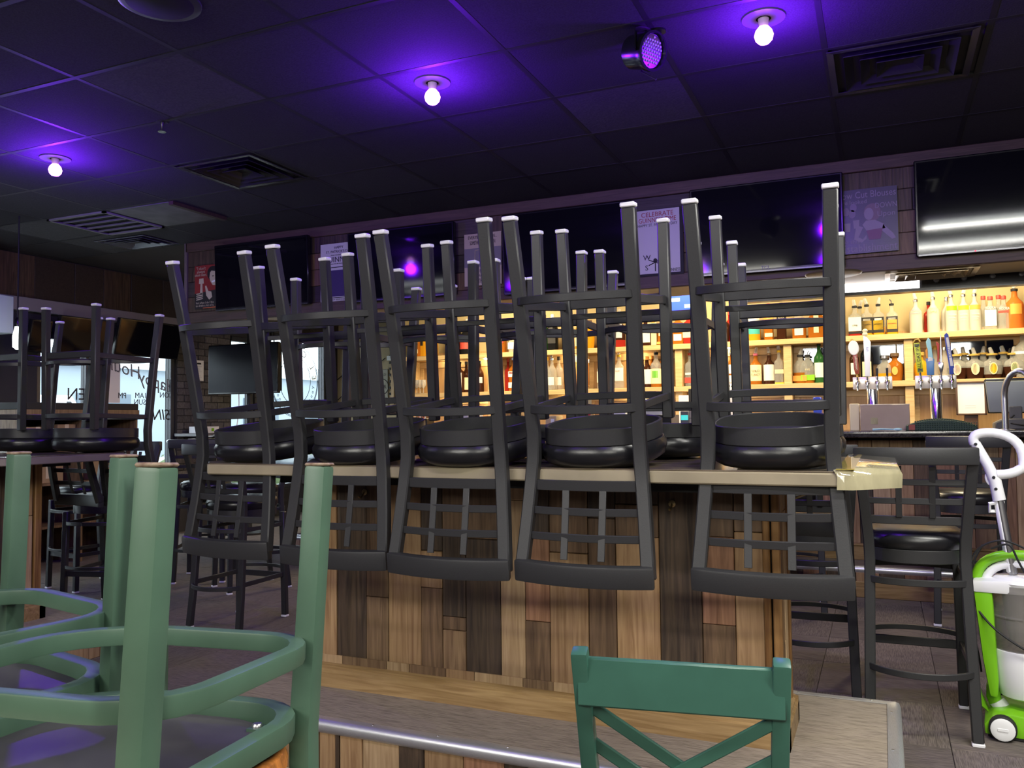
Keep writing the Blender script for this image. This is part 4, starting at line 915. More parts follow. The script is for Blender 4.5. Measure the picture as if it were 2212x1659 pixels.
B(1849, T, 27, 80, 'square', 'clear', 'square bourbon bottle with a white label, right of the tall stool leg', [('white', .16, .60, .95), ('black', .08, .15, .95)], 'red', .22, top='cup', words=[('1795', .2, .33)])
B(1860, T, 22, 80, 'square', 'clear', 'square bourbon bottle behind the white label one', liquid='red', fill=.3, top='cup', dy=.085)
# ---- between the tall stool legs
B(1765, T, 34, 84, 'flask', 'amber', 'amber flask with a cream cross shaped label on the top shelf', [('cream', .16, .72, .30), ('yellow', .34, .42, .75)], cap='cork')
B(1728, T, 29, 78, 'flask', 'clear', 'wide amber whiskey bottle with a silver grape label', [('silver', .12, .55, .62)], 'amber', .95, cap='cork')
B(1690, T, 20, 92, 'square', 'dark', 'square whiskey bottle with a slanted black label', [('black', .48, .70, .96), ('gold', .44, .47, .96)], cap='black', words=[('BLACK', .2, .6)], wm=LC['cream'])
B(1662, T, 20, 92, 'square', 'amber', 'square whiskey bottle with a slanted red label', [('orange', .50, .72, .96), ('gold', .45, .48, .96), ('cream', .10, .2, .8)], cap='red', words=[('RED', .2, .61)], wm=LC['cream'])
B(1631, T, 26, 80, 'round', 'gold', 'whiskey bottle with a white and teal label', [('white', .42, .85, .95), ('teal', .22, .42, .95)], cap='teal')
B(1601, T, 26, 82, 'square', 'red', 'dark red whiskey bottle with a large white label, left of the teal one', [('white', .14, .62, .95)], cap='black')
B(1612, T, 20, 76, 'square', 'gold', 'gold boxed bottle behind the white label whiskey', [('cream', .05, .8, .9)], cap='gold', dy=.09)
B(1561, T, 34, 84, 'squat', 'dark', 'dark eight-sided decanter with a silver black emblem', [('black', .12, .46, .6)], cap='black')
B(1578, T, 22, 78, 'square', 'red', 'red bottle between the dark decanter and the stool leg', cap='red', dy=.07)
B(1489, T, 24, 82, 'square', 'red', 'amber bottle with a cream label, right of the fourth stool leg', [('cream', .2, .6, .9)], cap='gold')
B(1466, T, 28, 82, 'square', 'amber', 'amber square bottle with a small white label', [('white', .12, .32, .6)], cap='gold')
B(1434, T, 24, 80, 'square', 'amber', 'copper boxed bottle with a gold foot on the top shelf', [('cream', .3, .42, .6), ('gold', .04, .12, .98)], cap='gold')
B(1412, T, 20, 70, 'square', 'gold', 'pale yellow gift box style bottle on the top shelf', [('cream', .04, .84, .96)], cap='gold', dy=.03)
B(1396, T, 24, 76, 'square', 'dark', 'dark bottle with a broad white label beside the yellow one', [('white', .12, .62, .96)], cap='black')
B(1337, T, 30, 84, 'round', 'dark', 'dark whiskey bottle with a white script label', [('silver', .28, .70, .7)], 'red', .3, cap='black', top='cup')
B(1314, T, 22, 86, 'square', 'pink', 'pink labelled square bottle with a clear pour cover', [('violet', .25, .48, .95), ('cream', .55, .6, .95)], 'dark', .2, cap='silver', top='cup')
B(1299, T, 16, 82, 'square', 'red', 'slim red bottle at the edge of a divider, top shelf', [('cream', .5, .56, .9)], dy=.02)
B(1273, T, 26, 78, 'squat', 'gold', 'golden tequila bottle on the top shelf', cap='cork')
B(1254, T, 20, 82, 'square', 'gold', 'pale gold bottle left of the golden tequila bottle', [('cream', .1, .6, .9)], cap='gold')
B(1195, T, 22, 90, 'square', 'black', 'black bottle with white lettering on the top shelf', [('black', .2, .5, .8)], cap='white', words=[('BLACK', .24, .38)], wm=LC['white'])
B(1178, T, 14, 90, 'round', 'green', 'slim dark green bottle behind a stool leg', dy=.02, cap='green' if False else 'black')
B(1228, T, 14, 86, 'round', 'clear', 'slim clear bottle between two stool legs, top shelf', [('lime', .3, .55, .9)], cap='white')
B(1113, T, 26, 84, 'square', 'clear', 'clear ribbed bottle standing above a shelf lamp', [('silver', .1, .3, .9)], cap='silver')
B(1083, T, 22, 84, 'square', 'amber', 'amber bottle at the right edge of the third stool leg', [('red', .3, .6, .9)], cap='red')
B(1006, T, 26, 78, 'round', 'black', 'black bottle with a red swirl label on the top shelf', [('red', .18, .52, .75)], cap='silver', top='cup')
B(1020, T, 20, 80, 'round', 'black', 'plain black bottle behind the red swirl bottle', cap='black', dy=.08)
B(976, T, 25, 82, 'square', 'black', 'black square bottle with a pink flower emblem', [('pink', .44, .56, .5), ('black', .1, .3, .8)], cap='black')
B(992, T, 18, 80, 'square', 'black', 'black bottle behind the pink flower bottle', dy=.085, cap='white')
B(941, T, 12, 78, 'round', 'gold', 'slim golden bottle seen between two stool legs', [('cream', .1, .4, .8)], cap='black')
B(913, T, 18, 72, 'square', 'gold', 'amber bottle behind the round label bottle', [('black', .4, .56, .5)], cap='yellow', dy=.06)
B(898, T, 20, 74, 'square', 'amber', 'amber bottle with a yellow cap and a round white label, leftmost on the top shelf', [('white', .46, .64, .85), ('cream', .12, .26, .85)], cap='yellow', top='cap')
# ---- lower shelf, from the right end
B(2212, S, 40, 118, 'round', 'clear', 'large clear bottle at the right picture edge, lower shelf', [('silver', .5, .56, .9)], cap='red')
for px, c, l, lq, g2 in ((2189, 'green', 'crown shaped decanter with a green oval label', 'dark', 'clear'), (2143, 'yellow', 'crown shaped decanter with a yellow oval label', 'dark', 'clear'), (2105, 'cream', 'crown shaped decanter with a cream oval label', 'dark', 'clear'), (2066, 'violet', 'crown shaped decanter with a pale violet oval label', 'purple', 'clear')):
    B(px, S, 40, 72, 'squat', 'clear', l+' on the lower shelf', [('cream', .14, .56, .40), (c, .17, .53, .33)], 'dark', .55 if c != 'yellow' else .2, cap='gold', top='cup')
for px, l in ((2168, 'crown shaped decanter behind the green label one'), (2124, 'crown shaped decanter behind the yellow label one'), (2082, 'crown shaped decanter behind the cream label one')):
    B(px, S, 34, 76, 'squat', 'clear', l, None, 'dark', .6, cap='gold', top='cup', dy=.085)
B(2040, S, 22, 80, 'round', 'clear', 'clear bottle behind the blue tap handle', cap='silver'); B(2020, S, 22, 84, 'round', 'clear', 'clear bottle behind the two right taps', cap='gold', dy=.07)
B(1986, S, 28, 76, 'squat', 'gold', 'golden decanter hidden behind the yellow tap handle', cap='gold')
B(1953, S, 34, 76, 'squat', 'amber', 'brown rounded decanter between the two beer towers', [('amber' if False else 'gold', .2, .48, .35)], cap='cork')
B(1911, S, 36, 70, 'squat', 'clear', 'flattened clear decanter with a copper foot, right of the white tap handle', [('red', .01, .05, .8)], 'gold', .4, cap='silver')
B(1872, S, 26, 112, 'round', 'black', 'dark wine bottle behind the white tap handle', [('cream', .12, .45, .6)], cap='black', top='spout')
B(1845, S, 20, 96, 'round', 'dark', 'dark bottle behind the red brown tap handle', [('white', .2, .5, .6)], cap='black')
B(1769, S, 22, 102, 'round', 'green', 'green wine bottle with a white label, left of the tall stool leg', [('white', .14, .5, .8)], cap='black', top='spout')
B(1744, S, 29, 76, 'flask', 'clear', 'rye bottle with a lime green label', [('lime', .10, .28, .96)], 'amber', .2, top='spout', words=[('RYE', .2, .45)], wm=LC['cream'])
B(1716, S, 29, 76, 'flask', 'clear', 'bourbon bottle with an orange label beside the lime labelled rye', [('orange', .08, .26, .96)], 'amber', .5, top='cup')
B(1686, S, 20, 88, 'square', 'clear', 'slim clear tequila bottle with a small cream band', [('cream', .30, .42, .9), ('yellow', .0, .05, .9)], cap='yellow', top='cup')
B(1661, S, 24, 80, 'round', 'dark', 'dark brown bottle with a white bird sketch label', [('white', .12, .62, .95)], cap='cork', top='cup')
B(1632, S, 26, 80, 'round', 'amber', 'amber bottle with a cream label and a pink neck', [('cream', .12, .62, .95)], cap='pink', top='cup', words=[('WILD', .26, .42), ('TURKEY', .22, .31)], wm=mat('brown_ink', (.10, .05, .02), .6))
B(1614, S, 18, 78, 'round', 'amber', 'amber bottle peeping out left of the cream label bottle', [('white', .2, .5, .9)], cap='white', dy=.06)
B(1580, S, 22, 84, 'round', 'amber', 'amber bottle with two stacked white labels', [('white', .35, .62, .95), ('white', .08, .30, .95)], cap='silver', top='cup')
B(1557, S, 20, 82, 'round', 'dark', 'dark bottle with a white and black label right of the fifth stool leg', [('white', .1, .5, .9), ('black', .36, .42, .9)], cap='black', top='cup')
B(1474, S, 24, 86, 'square', 'clear', 'clear gin bottle with a red cap and a red label', [('red', .10, .26, .9), ('silver', .34, .40, .8)], cap='red', top='cup')
B(1489, S, 22, 86, 'round', 'dark', 'dark red-brown bottle behind the red capped gin bottle', cap='black', dy=.07)
B(1441, S, 24, 92, 'square', 'blue', 'pale blue gin bottle with a pink dot, left of the fourth stool leg', [('pink', .52, .58, .3)], cap='black', top='cup')
B(1417, S, 26, 90, 'round', 'clear', 'rum bottle with a round dark green emblem on a cream label', [('cream', .10, .52, .95), ('green', .26, .46, .4)], 'amber', .55, cap='black', top='cup')
B(1431, S, 22, 88, 'round', 'amber', 'amber rum bottle behind the green emblem bottle', cap='black', dy=.08)
B(1397, S, 26, 76, 'round', 'dark', 'dark rum bottle with a tall white picture label', [('white', .12, .60, .9)], cap='orange')
B(1408, S, 20, 78, 'round', 'amber', 'orange-capped rum bottle behind the tall white label', cap='orange', dy=.08)
B(1337, S, 22, 86, 'round', 'clear', 'clear rum bottle with a yellow cap', [('white', .22, .60, .95)], cap='yellow', top='cup', words=[('RUM', .2, .5)], wm=LC['red'])
B(1316, S, 22, 86, 'round', 'clear', 'clear rum bottle with a raspberry red cap', [('white', .22, .60, .95)], cap='pink', top='cup', words=[('RUM', .2, .5)], wm=LC['red'])
B(1298, S, 18, 80, 'round', 'clear', 'clear bottle at the left edge of the divider beside the red cap rum', [('white', .2, .55, .9)], cap='white')
for px, g, c, l in ((1207, 'clear', 'black', 'clear bottle with a black cap, right of three clear ones'), (1192, 'clear', 'silver', 'clear bottle with a pour cover, middle of three clear ones'), (1181, 'frost', 'yellow', 'clear bottle with a yellow cap, left of three clear ones')):
    B(px, S, 20, 82, 'round', g, l, [('white', .15, .4, .7)], cap=c, top='cup' if c == 'silver' else 'cap', dy=.05 if c != 'silver' else -.02)
B(1108, S, 18, 86, 'square', 'amber', 'amber bottle with a red and white label and a pour cover', [('white', .1, .26, .9), ('white', .42, .58, .9), ('red', .5, .56, .8)], cap='silver', top='cup')
B(1097, S, 14, 82, 'square', 'red', 'slim red bottle left of the amber pour cover bottle', cap='red', dy=.05)
B(1121, S, 14, 82, 'square', 'gold', 'golden bottle with a cream stopper, right of the amber pour cover bottle', [('yellow', .4, .7, .9)], cap='cork')
B(992, S, 22, 80, 'square', 'dark', 'dark square bottle with a pale grey label, lower shelf', [('silver', .16, .62, .85)], cap='black', top='cup')
B(1007, S, 18, 76, 'round', 'dark', 'dark bottle with a cream strip behind the grey label one', [('cream', .1, .5, .7)], cap='black', dy=.06)
B(970, S, 16, 76, 'round', 'black', 'dark wine bottle with a gold foot at the shelf divider', [('gold', .02, .4, .7)], cap='black')
B(1037, S, 16, 76, 'round', 'dark', 'dark bottle right of the third stool leg, lower shelf', [('silver', .3, .5, .8)], cap='black')
# stemmed glasses at the left end of the lower shelf
GLS = mat('clear_glass', (.93, .93, .90), .05, trans=.8, ior=1.25, spec=.8)
gt = MB().lathe([(.026, 0), (.026, .003), (.004, .008), (.003, .06), (.016, .072), (.031, .10), (.029, .135), (.026, .155)], n=14)
g0 = None
for k in range(10):
    px = 886+(k % 5)*7.2; y = 8.27+.08*(k//5); c = P(px, 820, y=y)
    if g0 is None: o = g0 = gt.build('wine_glass', GLS)
    else: o = bpy.data.objects.new('wine_glass', g0.data); COL.objects.link(o)
    o.location = (c.x, y, Z1); tag(o, 'clear stemmed wine glass on the lower shelf, %s row, %s from the left' % (('front', 'back')[k//5], ('first', 'second', 'third', 'fourth', 'fifth')[k % 5]), 'glass', 'wine glasses on the lower shelf')

# ================================================================ things on the bar
BT = 1.118
def tower(px0, px1, r0, r1, cpx, label, y=6.78):
    a, b = P(px0, r1, y=y), P(px1, r1, y=y); zt = P((px0+px1)/2, r0, y=y).z; zb = a.z
    t = thing('beer_tower', label, 'beer tower', ((a.x+b.x)/2, y, BT), 0, 'beer towers on the bar'); w = b.x-a.x; z0, z1 = zb-BT, zt-BT
    MB().lathe([(.075, 0), (.075, .008), (.045, .014), (.040, .02), (.040, z0+.005)], n=24).build('column', CHROME, t)
    MB().bx(-w/2, w/2, -.045, .045, z0, z1).build('tap_box', mat('polished_steel_box', (.80, .76, .66), .25, .35), t, .006, True, 2)
    for k in range(4):
        x = -w/2+w*(k+.5)/4; zz = z0+(z1-z0)*.55
        f = MB().lathe([(.016, 0), (.018, .005), (.010, .010), (.010, .026)], n=14).build('faucet', CHROME, t); f.matrix_local = Matrix.Translation((x, -.045, zz)) @ Matrix.Rotation(pi/2, 4, 'X')
        q = MB().tube([(0, .012, .045), (0, -.006, .05), (0, -.03, .048), (0, -.062, .052)], [.008, .010, .009, .007], 10).tube([(0, 0, .045), (0, .04, .045)], [.008, .006], 8).lathe([(.010, .02), (.016, .032), (.016, .040), (.010, .046)], (0, 0, 0), 12).build('faucet_spout', CHROME, f)
    return t, w, z0, z1
def handle(t, w, z1, k, m, poly, m2=None, nm='tap_handle', words=None, wmat=None, lean=0):
    x = -w/2+w*(k+.5)/4
    o = MB().prism(poly, -.016, .016).build(nm, m, t, .004, True, 2); o.location = (x, -.088, z1); o.rotation_euler = (0, R(lean), 0)
    MB().tube([(0, 0, -.045), (0, 0, .02)], .007, 8).build('ferrule', m2 or STEEL, o)
    if words:
        for s, sz, z, up in words: text(o, s, sz, (0, -.0175, z), wmat or INK, right=(0, 0, 1) if up else (1, 0, 0), up=(-1, 0, 0) if up else (0, 0, 1))
    return o
t1, w1, _, h1 = tower(1843, 1928, 814, 842, 1884, 'steel beer tower with four taps, left one, beside the tall stool leg')
RB = mat('red_brown_handle', (.26, .045, .02), .35)
o = handle(t1, w1, h1, 0, RB, [(-.012, .02), (.012, .02), (.017, .06), (.015, .17), (-.015, .17), (-.018, .06)], LC['gold'], words=[('Leinenkugel', .022, .10, 1)], wmat=LC['cream'], lean=-4)
MB().prism(ell(-.005, .215, .037, .055, 20), -.02, .02).build('oval_badge', LC['white'], o, .004); MB().prism([(-.03, .26), (.01, .26), (.0, .285), (-.02, .285)], -.012, .012).build('gold_crest', LC['gold'], o, .003)
o = handle(t1, w1, h1, 1, mat('white_tap_handle', (.85, .84, .80), .3), [(-.015, .0), (.019, .0), (.022, .255), (-.006, .29), (-.030, .30), (-.022, .15)], LC['gold'], words=[('LITE', .018, .20, 1)], wmat=LC['blue'], lean=2)
MB().lathe([(.012, .298), (.02, .31), (.014, .325), (.02, .34), (.008, .352)], (-.018, 0, 0), 12).build('finial', LC['cream'], o)
for k in (2, 3): handle(t1, w1, h1, k, MATTEB, [(-.007, .0), (.007, .0), (.009, .058), (-.009, .058)])
t2, w2, _, h2 = tower(1977, 2066, 811, 840, 2021, 'steel beer tower with four taps, right one, beside the framed paper')
YG = mat('yellow_green_handle', (.55, .60, .015), .35)
o = handle(t2, w2, h2, 0, YG, [(-.018, .02), (.022, .02), (.016, .235), (-.022, .235)], words=[('ALL DAY IPA', .032, .128, 1)], wmat=INK, lean=-4)
MB().bx(-.019, .015, -.017, .017, .205, .228).bx(-.015, .019, -.017, .017, .025, .048).build('dark_band', mat('olive_band', (.10, .12, .04), .5), o, .002); MB().tube([(-.024, 0, .24), (-.01, 0, .258), (.012, 0, .262), (.022, 0, .243)], .005, 6).build('ornament', LC['gold'], o)
o = handle(t2, w2, h2, 1, mat('blue_handle_foot', (.10, .25, .46), .3), [(-.024, .0), (.022, .0), (.026, .115), (-.028, .12)], LC['yellow'])
MB().prism([(-.018, .115), (.022, .105), (.012, .19), (.006, .25), (-.010, .27), (-.024, .24), (-.016, .18)], -.014, .014).build('wave_figure', mat('aqua_handle', (.32, .62, .62), .35), o, .004); MB().prism([(-.026, .12), (-.012, .12), (-.016, .20), (-.028, .18)], -.015, .015).build('orange_stripe', LC['orange'], o, .003)
MB().prism([(-.022, .095), (.022, .10), (.014, .125), (-.012, .13)], -.017, .017).build('foam_cap', LC['white'], o, .004)
o = handle(t2, w2, h2, 2, CHROME, [(-.006, .0), (.006, .0), (.018, .06), (.016, .09), (-.014, .09), (-.016, .06)])
MB().prism([(-.004, .09), (.008, .09), (.008, .30), (.002, .27)], -.006, .006).build('silver_blade', STEEL, o, .002); MB().prism([(-.022, .09), (-.010, .10), (-.004, .22), (-.026, .24), (-.018, .17)], -.006, .006).build('red_blade', LC['red'], o, .002)
o = handle(t2, w2, h2, 3, LC['blue'], [(-.014, .0), (.014, .0), (.014, .04), (.020, .05), (.002, .285), (-.010, .30), (-.024, .285), (-.012, .05)], words=None, lean=-3)
MB().prism([(-.004, .06), (.014, .06), (.0, .265), (-.016, .265)], -.0175, -.01).build('white_panel', LC['white'], o, 0)
text(o, 'LIGHT', .030, (-.001, -.018, .16), LC['blue'], right=(-.07, 0, 1), up=(-1, 0, -.07))

def px_box(name, label, cat, p0, p1, r0, r1, y, dep, m, zb=BT, bev=.004, group=None):
    a, b = P(p0, r1, y=y), P(p1, r1, y=y); h = P((p0+p1)/2, r0, y=y).z-zb
    t = thing(name, label, cat, ((a.x+b.x)/2, y+dep/2, zb), 0, group); w = b.x-a.x
    MB().bx(-w/2, w/2, -dep/2, dep/2, 0, h).build('body', m, t, bev)
    return t, w, h
KR = mat('kraft_cardboard', (.30, .20, .11), .8, noise=.15, nscale=9); KRP = mat('plastic_wrapped_card', (.40, .31, .25), .16, coat=.8, noise=.12, nscale=6, bump=.4)
t, w, h = px_box('carton', 'tan carton wrapped in clear plastic film on the bar top below the beer tower', 'box', 1858, 1966, 874, 914, 6.46, .13, KRP)
MB().bx(-w*.28, -w*.14, -.0665, -.065, h*.25, h*.5).build('clear_tape', WRAP, t); MB().bx(-w/2-.003, w/2+.002, -.067, .067, h-.003, h+.004).build('film_fold', CUP, t, .002)
t, w, h = px_box('carton', 'small cream carton beside the plastic wrapped one on the bar', 'box', 1836, 1857, 872, 915, 6.50, .12, mat('cream_card', (.62, .54, .36), .7))
MB().bx(-w*.5, w*.5, -.002, .002, h, h+.001).build('seam', KR, t)
c = P(1915, 915, y=6.36)
t = thing('bottle_brush', 'pale blue plastic utensil lying on the bar in front of the carton', 'utensil', (c.x, 6.36, BT)); MB().tube([(-.09, 0, .008), (-.04, .0, .012), (.05, .0, .009)], [.008, .006, .005], 8).build('grip', mat('pale_blue_plastic', (.30, .50, .62), .35), t); MB().lathe([(.004, 0), (.018, .005), (.016, .016), (.004, .02)], (.07, 0, 0), 12, 1.6).build('head', mat('pale_blue_plastic'), t)
c = P(2032, 917, y=6.42)
MATG = mat('dark_green_rubber', (.006, .035, .022), .5)
t = thing('bar_mat', 'dark green bumpy rubber bar mat with a red corner, draped on the bar', 'mat', (c.x, 6.40, BT))
N = 16; prof = [(-.215+.43*i/N, .020+.055*max(0, sin(pi*(i/N*.94+.06)))**.7) for i in range(N+1)]
MB().prism([(-.215, 0)]+prof+[(.215, 0)], -.075, .075).build('sheet', MATG, t, .004, True, 1)
nb = MB()
for i in range(26):
    for j in range(9):
        x = -.155+i*.0145; z = .019+.055*max(0, sin(pi*((x+.215)/.43*.94+.06)))**.7
        nb.lathe([(.0045, 0), (.0035, .008), (.001, .009)], (x, -.068+j*.017, z), 6)
for i in range(26):
    for j in range(4):
        nb.lathe([(.0045, 0), (.0035, .006), (.001, .007)], (0, 0, 0), 6); x = -.155+i*.0145; z = .010+j*.014
        for k_ in range(len(nb.v)-18, len(nb.v)): v_ = nb.v[k_]; nb.v[k_] = (x+v_[0], -.075-v_[2], z+v_[1])
o = nb.build('rubber_nubs', MATG, t); o['kind'] = 'stuff'
MB().bx(-.200, -.162, -.0775, -.0745, .006, .042).build('red_patch', mat('brick_red_rubber', (.30, .06, .04), .5), t)
FRG = mat('dark_frame_wood', (.09, .045, .025), .4)
a = P(2066, 897, y=8.0); b_ = P(2132, 897, y=8.0); zt = P(2099, 824, y=8.0).z
t = thing('document_frame', 'framed white paper standing behind the right beer tower', 'picture frame', ((a.x+b_.x)/2, 8.0, .95)); w = b_.x-a.x; h = zt-.95; zz = a.z-.95
MB().bx(-w/2, w/2, 0, .012, zz, h).build('paper', WHITE, t); fr = MB()
for q in ((-w/2, w/2, zz, zz+.014), (-w/2, w/2, h-.014, h), (-w/2, -w/2+.014, zz, h), (w/2-.014, w/2, zz, h)): fr.bx(q[0], q[1], -.012, .014, q[2], q[3])
fr.build('frame', FRG, t, .003); MB().bx(-.05, .05, .01, .10, 0, zz+.02).build('stand', FRG, t)
for k in range(2): MB().bx(-w*.2, w*.15, -.0006, 0, zz+.06+k*.018, zz+.0625+k*.018).build('printed_line', mat('grey_ink', (.45, .45, .45), .6), t)
# point of sale screen and steel hand rail at the right edge
c = P(2190, 906, y=6.80); GP = mat('grey_green_plastic', (.30, .34, .31), .4); DP = mat('dark_grey_plastic', (.10, .10, .10), .45)
t = thing('cash_register_screen', 'grey register monitor seen from behind at the right end of the bar', 'monitor', (c.x, 6.80, BT))
o = MB().prism([(-.15, .12), (-.17, .34), (.20, .34), (.20, .12)], -.02, .02).build('monitor_back', GP, t, .01, True, 2); MB().prism([(-.155, .113), (-.175, .347), (-.16, .36), (.21, .36), (.21, .113)], .02, .03).build('bezel', GLOSSB, t, .004)
MB().bx(-.03, .05, -.03, .05, .03, .16).build('stand', DP, t, .006); MB().prism([(-.12, 0), (-.12, .045), (-.06, .075), (.18, .075), (.18, 0)], -.06, .12).build('base', DP, t, .006)
MB().tube(smooth_path([(.0, -.03, .10), (-.04, -.05, .05), (.04, -.07, .03), (.12, -.06, .02)]), .005, 6).build('cable', MATTEB, t)
a = P(2172, 905, y=6.30); b_ = P(2207, 905, y=6.12)
t = thing('hand_rail', 'arched brushed steel service rail standing on the bar at the right edge', 'rail', (a.x, 6.31, BT)); zt = P(2180, 803, y=6.3).z-BT
MB().tube([(0, 0, 0), (0, 0, zt*.55)]+[(.075-.075*cos(pi*i/10), -.17*(i/10), zt*.62+(zt*.38)*sin(pi*i/10)) for i in range(11)]+[(.15, -.17, zt*.3), (.15, -.17, -.1), (.15, -.17, -BT+.2), (.15, -.17, -BT+.004)], .019, 14).build('tube', STEEL, t)
MB().lathe([(.055, 0), (.055, .006), (.022, .010)], n=20).build('flange', STEEL, t); MB().lathe([(.05, 0), (.05, .006), (.022, .010)], (.15, -.17, -BT), 20).build('flange', STEEL, t)
# smaller clutter along the bar and the back counter
def pitcher(px, label, y=7.98):
    c = P(px, 900, y=y); t = thing('pitcher', label, 'pitcher', (c.x, y, .95), 0, 'clear beer pitchers on the back counter')
    MB().lathe([(.06, 0), (.065, .008), (.082, .20), (.085, .215), (.078, .215), (.06, .01)], n=18).build('jug', CUP, t); MB().tube(bez((-.075, 0, .19), (-.15, 0, .17), (-.07, 0, .04), 8), .009, 8).build('handle', CUP, t)
pitcher(1998, 'clear plastic pitcher behind the right beer tower, left one'); pitcher(2046, 'clear plastic pitcher behind the right beer tower, right one'); pitcher(1738, 'clear plastic pitcher on the back counter between the stool legs'); pitcher(1905, 'clear plastic pitcher behind the wrapped carton')
YB2 = 8.02
t, w, h = px_box('price_board', 'white upright board with a black fan shaped emblem on the back counter', 'sign', 1562, 1592, 828, 884, YB2, .03, WHITE, .95)
for k in range(7): a_ = pi*(k+.5)/7; MB().prism([(w*.30*cos(a_)-.006, h-.085+.055*sin(a_)), (w*.30*cos(a_)+.006, h-.085+.055*sin(a_)), (w*.40*cos(a_), h-.085+.075*sin(a_))], -.0165, -.015).build('fan_mark', INK, t, 0, False)
text(t, 'N', .05, (0, -.0162, h-.075), INK); MB().bx(-w/2, w/2, -.0162, -.015, h*.3, h-.10).build('grey_panel', mat('pale_grey_print', (.55, .55, .58), .6), t); MB().bx(-w/2, w/2, -.0163, -.015, h*.24, h*.28).build('red_line', LC['red'], t)
t, w, h = px_box('receipt_printer', 'dark receipt printer with a white port on the back counter', 'printer', 1592, 1612, 866, 886, 6.84, .16, DP); MB().bx(w*.1, w*.25, -.082, -.08, h*.25, h*.45).build('port', WHITE, t)
t, w, h = px_box('storage_bin', 'bright blue plastic bin on the bar behind the tall stool leg', 'bin', 1757, 1774, 858, 884, 6.84, .14, mat('bright_blue_plastic', (.02, .05, .42), .35))
MB().bx(-w*.3, w*.1, -.0715, -.07, h*.1, h*.35).build('white_print', WHITE, t)
t, w, h = px_box('card_terminal', 'black box speaker on the bar behind the fifth stool leg', 'speaker', 1487, 1503, 840, 867, YB2, .12, MATTEB, .95)
t, w, h = px_box('paper_stack', 'stack of white papers below the black box speaker', 'papers', 1466, 1488, 854, 870, YB2, .2, WHITE, .95)
t, w, h = px_box('pen_tray', 'small steel tray of pens beside the fourth stool leg', 'tray', 1393, 1438, 861, 872, 6.86, .1, mat('steel_tray', (.5, .5, .48), .3, .7))
for k in range(8):
    c_ = ((.02, .05, .35), (.03, .06, .4), (.5, .05, .05), (.75, .75, .75))[k % 4]; MB().tube([(-.03+k*.014, 0, h*.5), (-.045+k*.017, .0, h+.045+.01*(k % 3))], .004, 6).build('pen', mat('pen_%d' % (k % 4), c_, .4), t)
t, w, h = px_box('cash_register', 'black cash register drawers on the bar behind the fourth stool leg', 'register', 1396, 1450, 896, 914, 6.78, .3, GLOSSB); MB().bx(-w/2+.01, w/2-.01, -.152, -.15, h*.45, h*.52).build('drawer_gap', DP, t); MB().bx(-.02, .02, -.156, -.15, h*.2, h*.3).build('lock', STEEL, t)
t, w, h = px_box('card_reader', 'dark screen with a cyan glow beside a grey box, right of the register', 'screen', 1470, 1488, 888, 914, 6.78, .1, DP); MB().bx(-w*.42, w*.42, -.052, -.05, h*.55, h*.8).build('display', mat('cyan_display', (.02, .3, .3), .3, emit=(.1, .9, .8), es=.5), t)
t, w, h = px_box('carton', 'grey box beside the cyan screen on the bar', 'box', 1488, 1502, 882, 914, 6.80, .12, mat('grey_card', (.32, .30, .24), .7))
MB().bx(-w/2, w/2, -.061, -.06, h*.55, h*.58).build('seam', DP, t)
t, w, h = px_box('glass_rack', 'stack of glass ashtrays and white napkins on the bar behind the fourth upturned stool', 'napkins', 1302, 1352, 886, 914, 6.74, .22, WHITE)
for k in range(3): MB().lathe([(.03, 0), (.034, .02), (.03, .022), (.026, .006)], (-w*.4+k*w*.32, -.15, 0), 12).build('ashtray', GLS, t)
t, w, h = px_box('carton', 'open cardboard carton with its flaps up, left of the middle stool leg', 'box', 1093, 1124, 897, 915, 6.70, .2, KR)
for s in (-1, 1): MB().sweep([(s*w*.5, 0, h), (s*w*.25, 0, h+.07)], .19, .003, up=(0, 0, 1)).build('flap', KR, t)
t, w, h = px_box('carton', 'flat white carton with pink print on the bar behind the third stool', 'box', 974, 1012, 894, 916, 6.66, .3, mat('white_card', (.62, .58, .54), .6)); text(t, 'NY', .07, (-w*.2, -.1512, h*.6), mat('faded_pink_ink', (.55, .30, .30), .6))
MB().bx(-.06, w*.5, -.1, .05, h, h+.012).build('paper', WHITE, t)
t, w, h = px_box('carton', 'pale carton behind the stool leg, left of the red dispenser', 'box', 1178, 1202, 898, 913, 6.70, .16, mat('pale_card', (.52, .40, .22), .7)); MB().bx(0, w*.3, -.0815, -.08, h*.3, h*.8).build('white_label', WHITE, t)
t, w, h = px_box('drink_caddy', 'black bar caddy full of straws at the left end of the bar', 'caddy', 886, 922, 904, 918, 6.62, .14, GLOSSB)
for k in range(9): MB().tube([(-w*.42+k*w*.1, 0, h), (-w*.44+k*w*.104, 0, h+.075)], .004, 6).build('straw', (WHITE, MATTEB, RED)[k % 3], t)
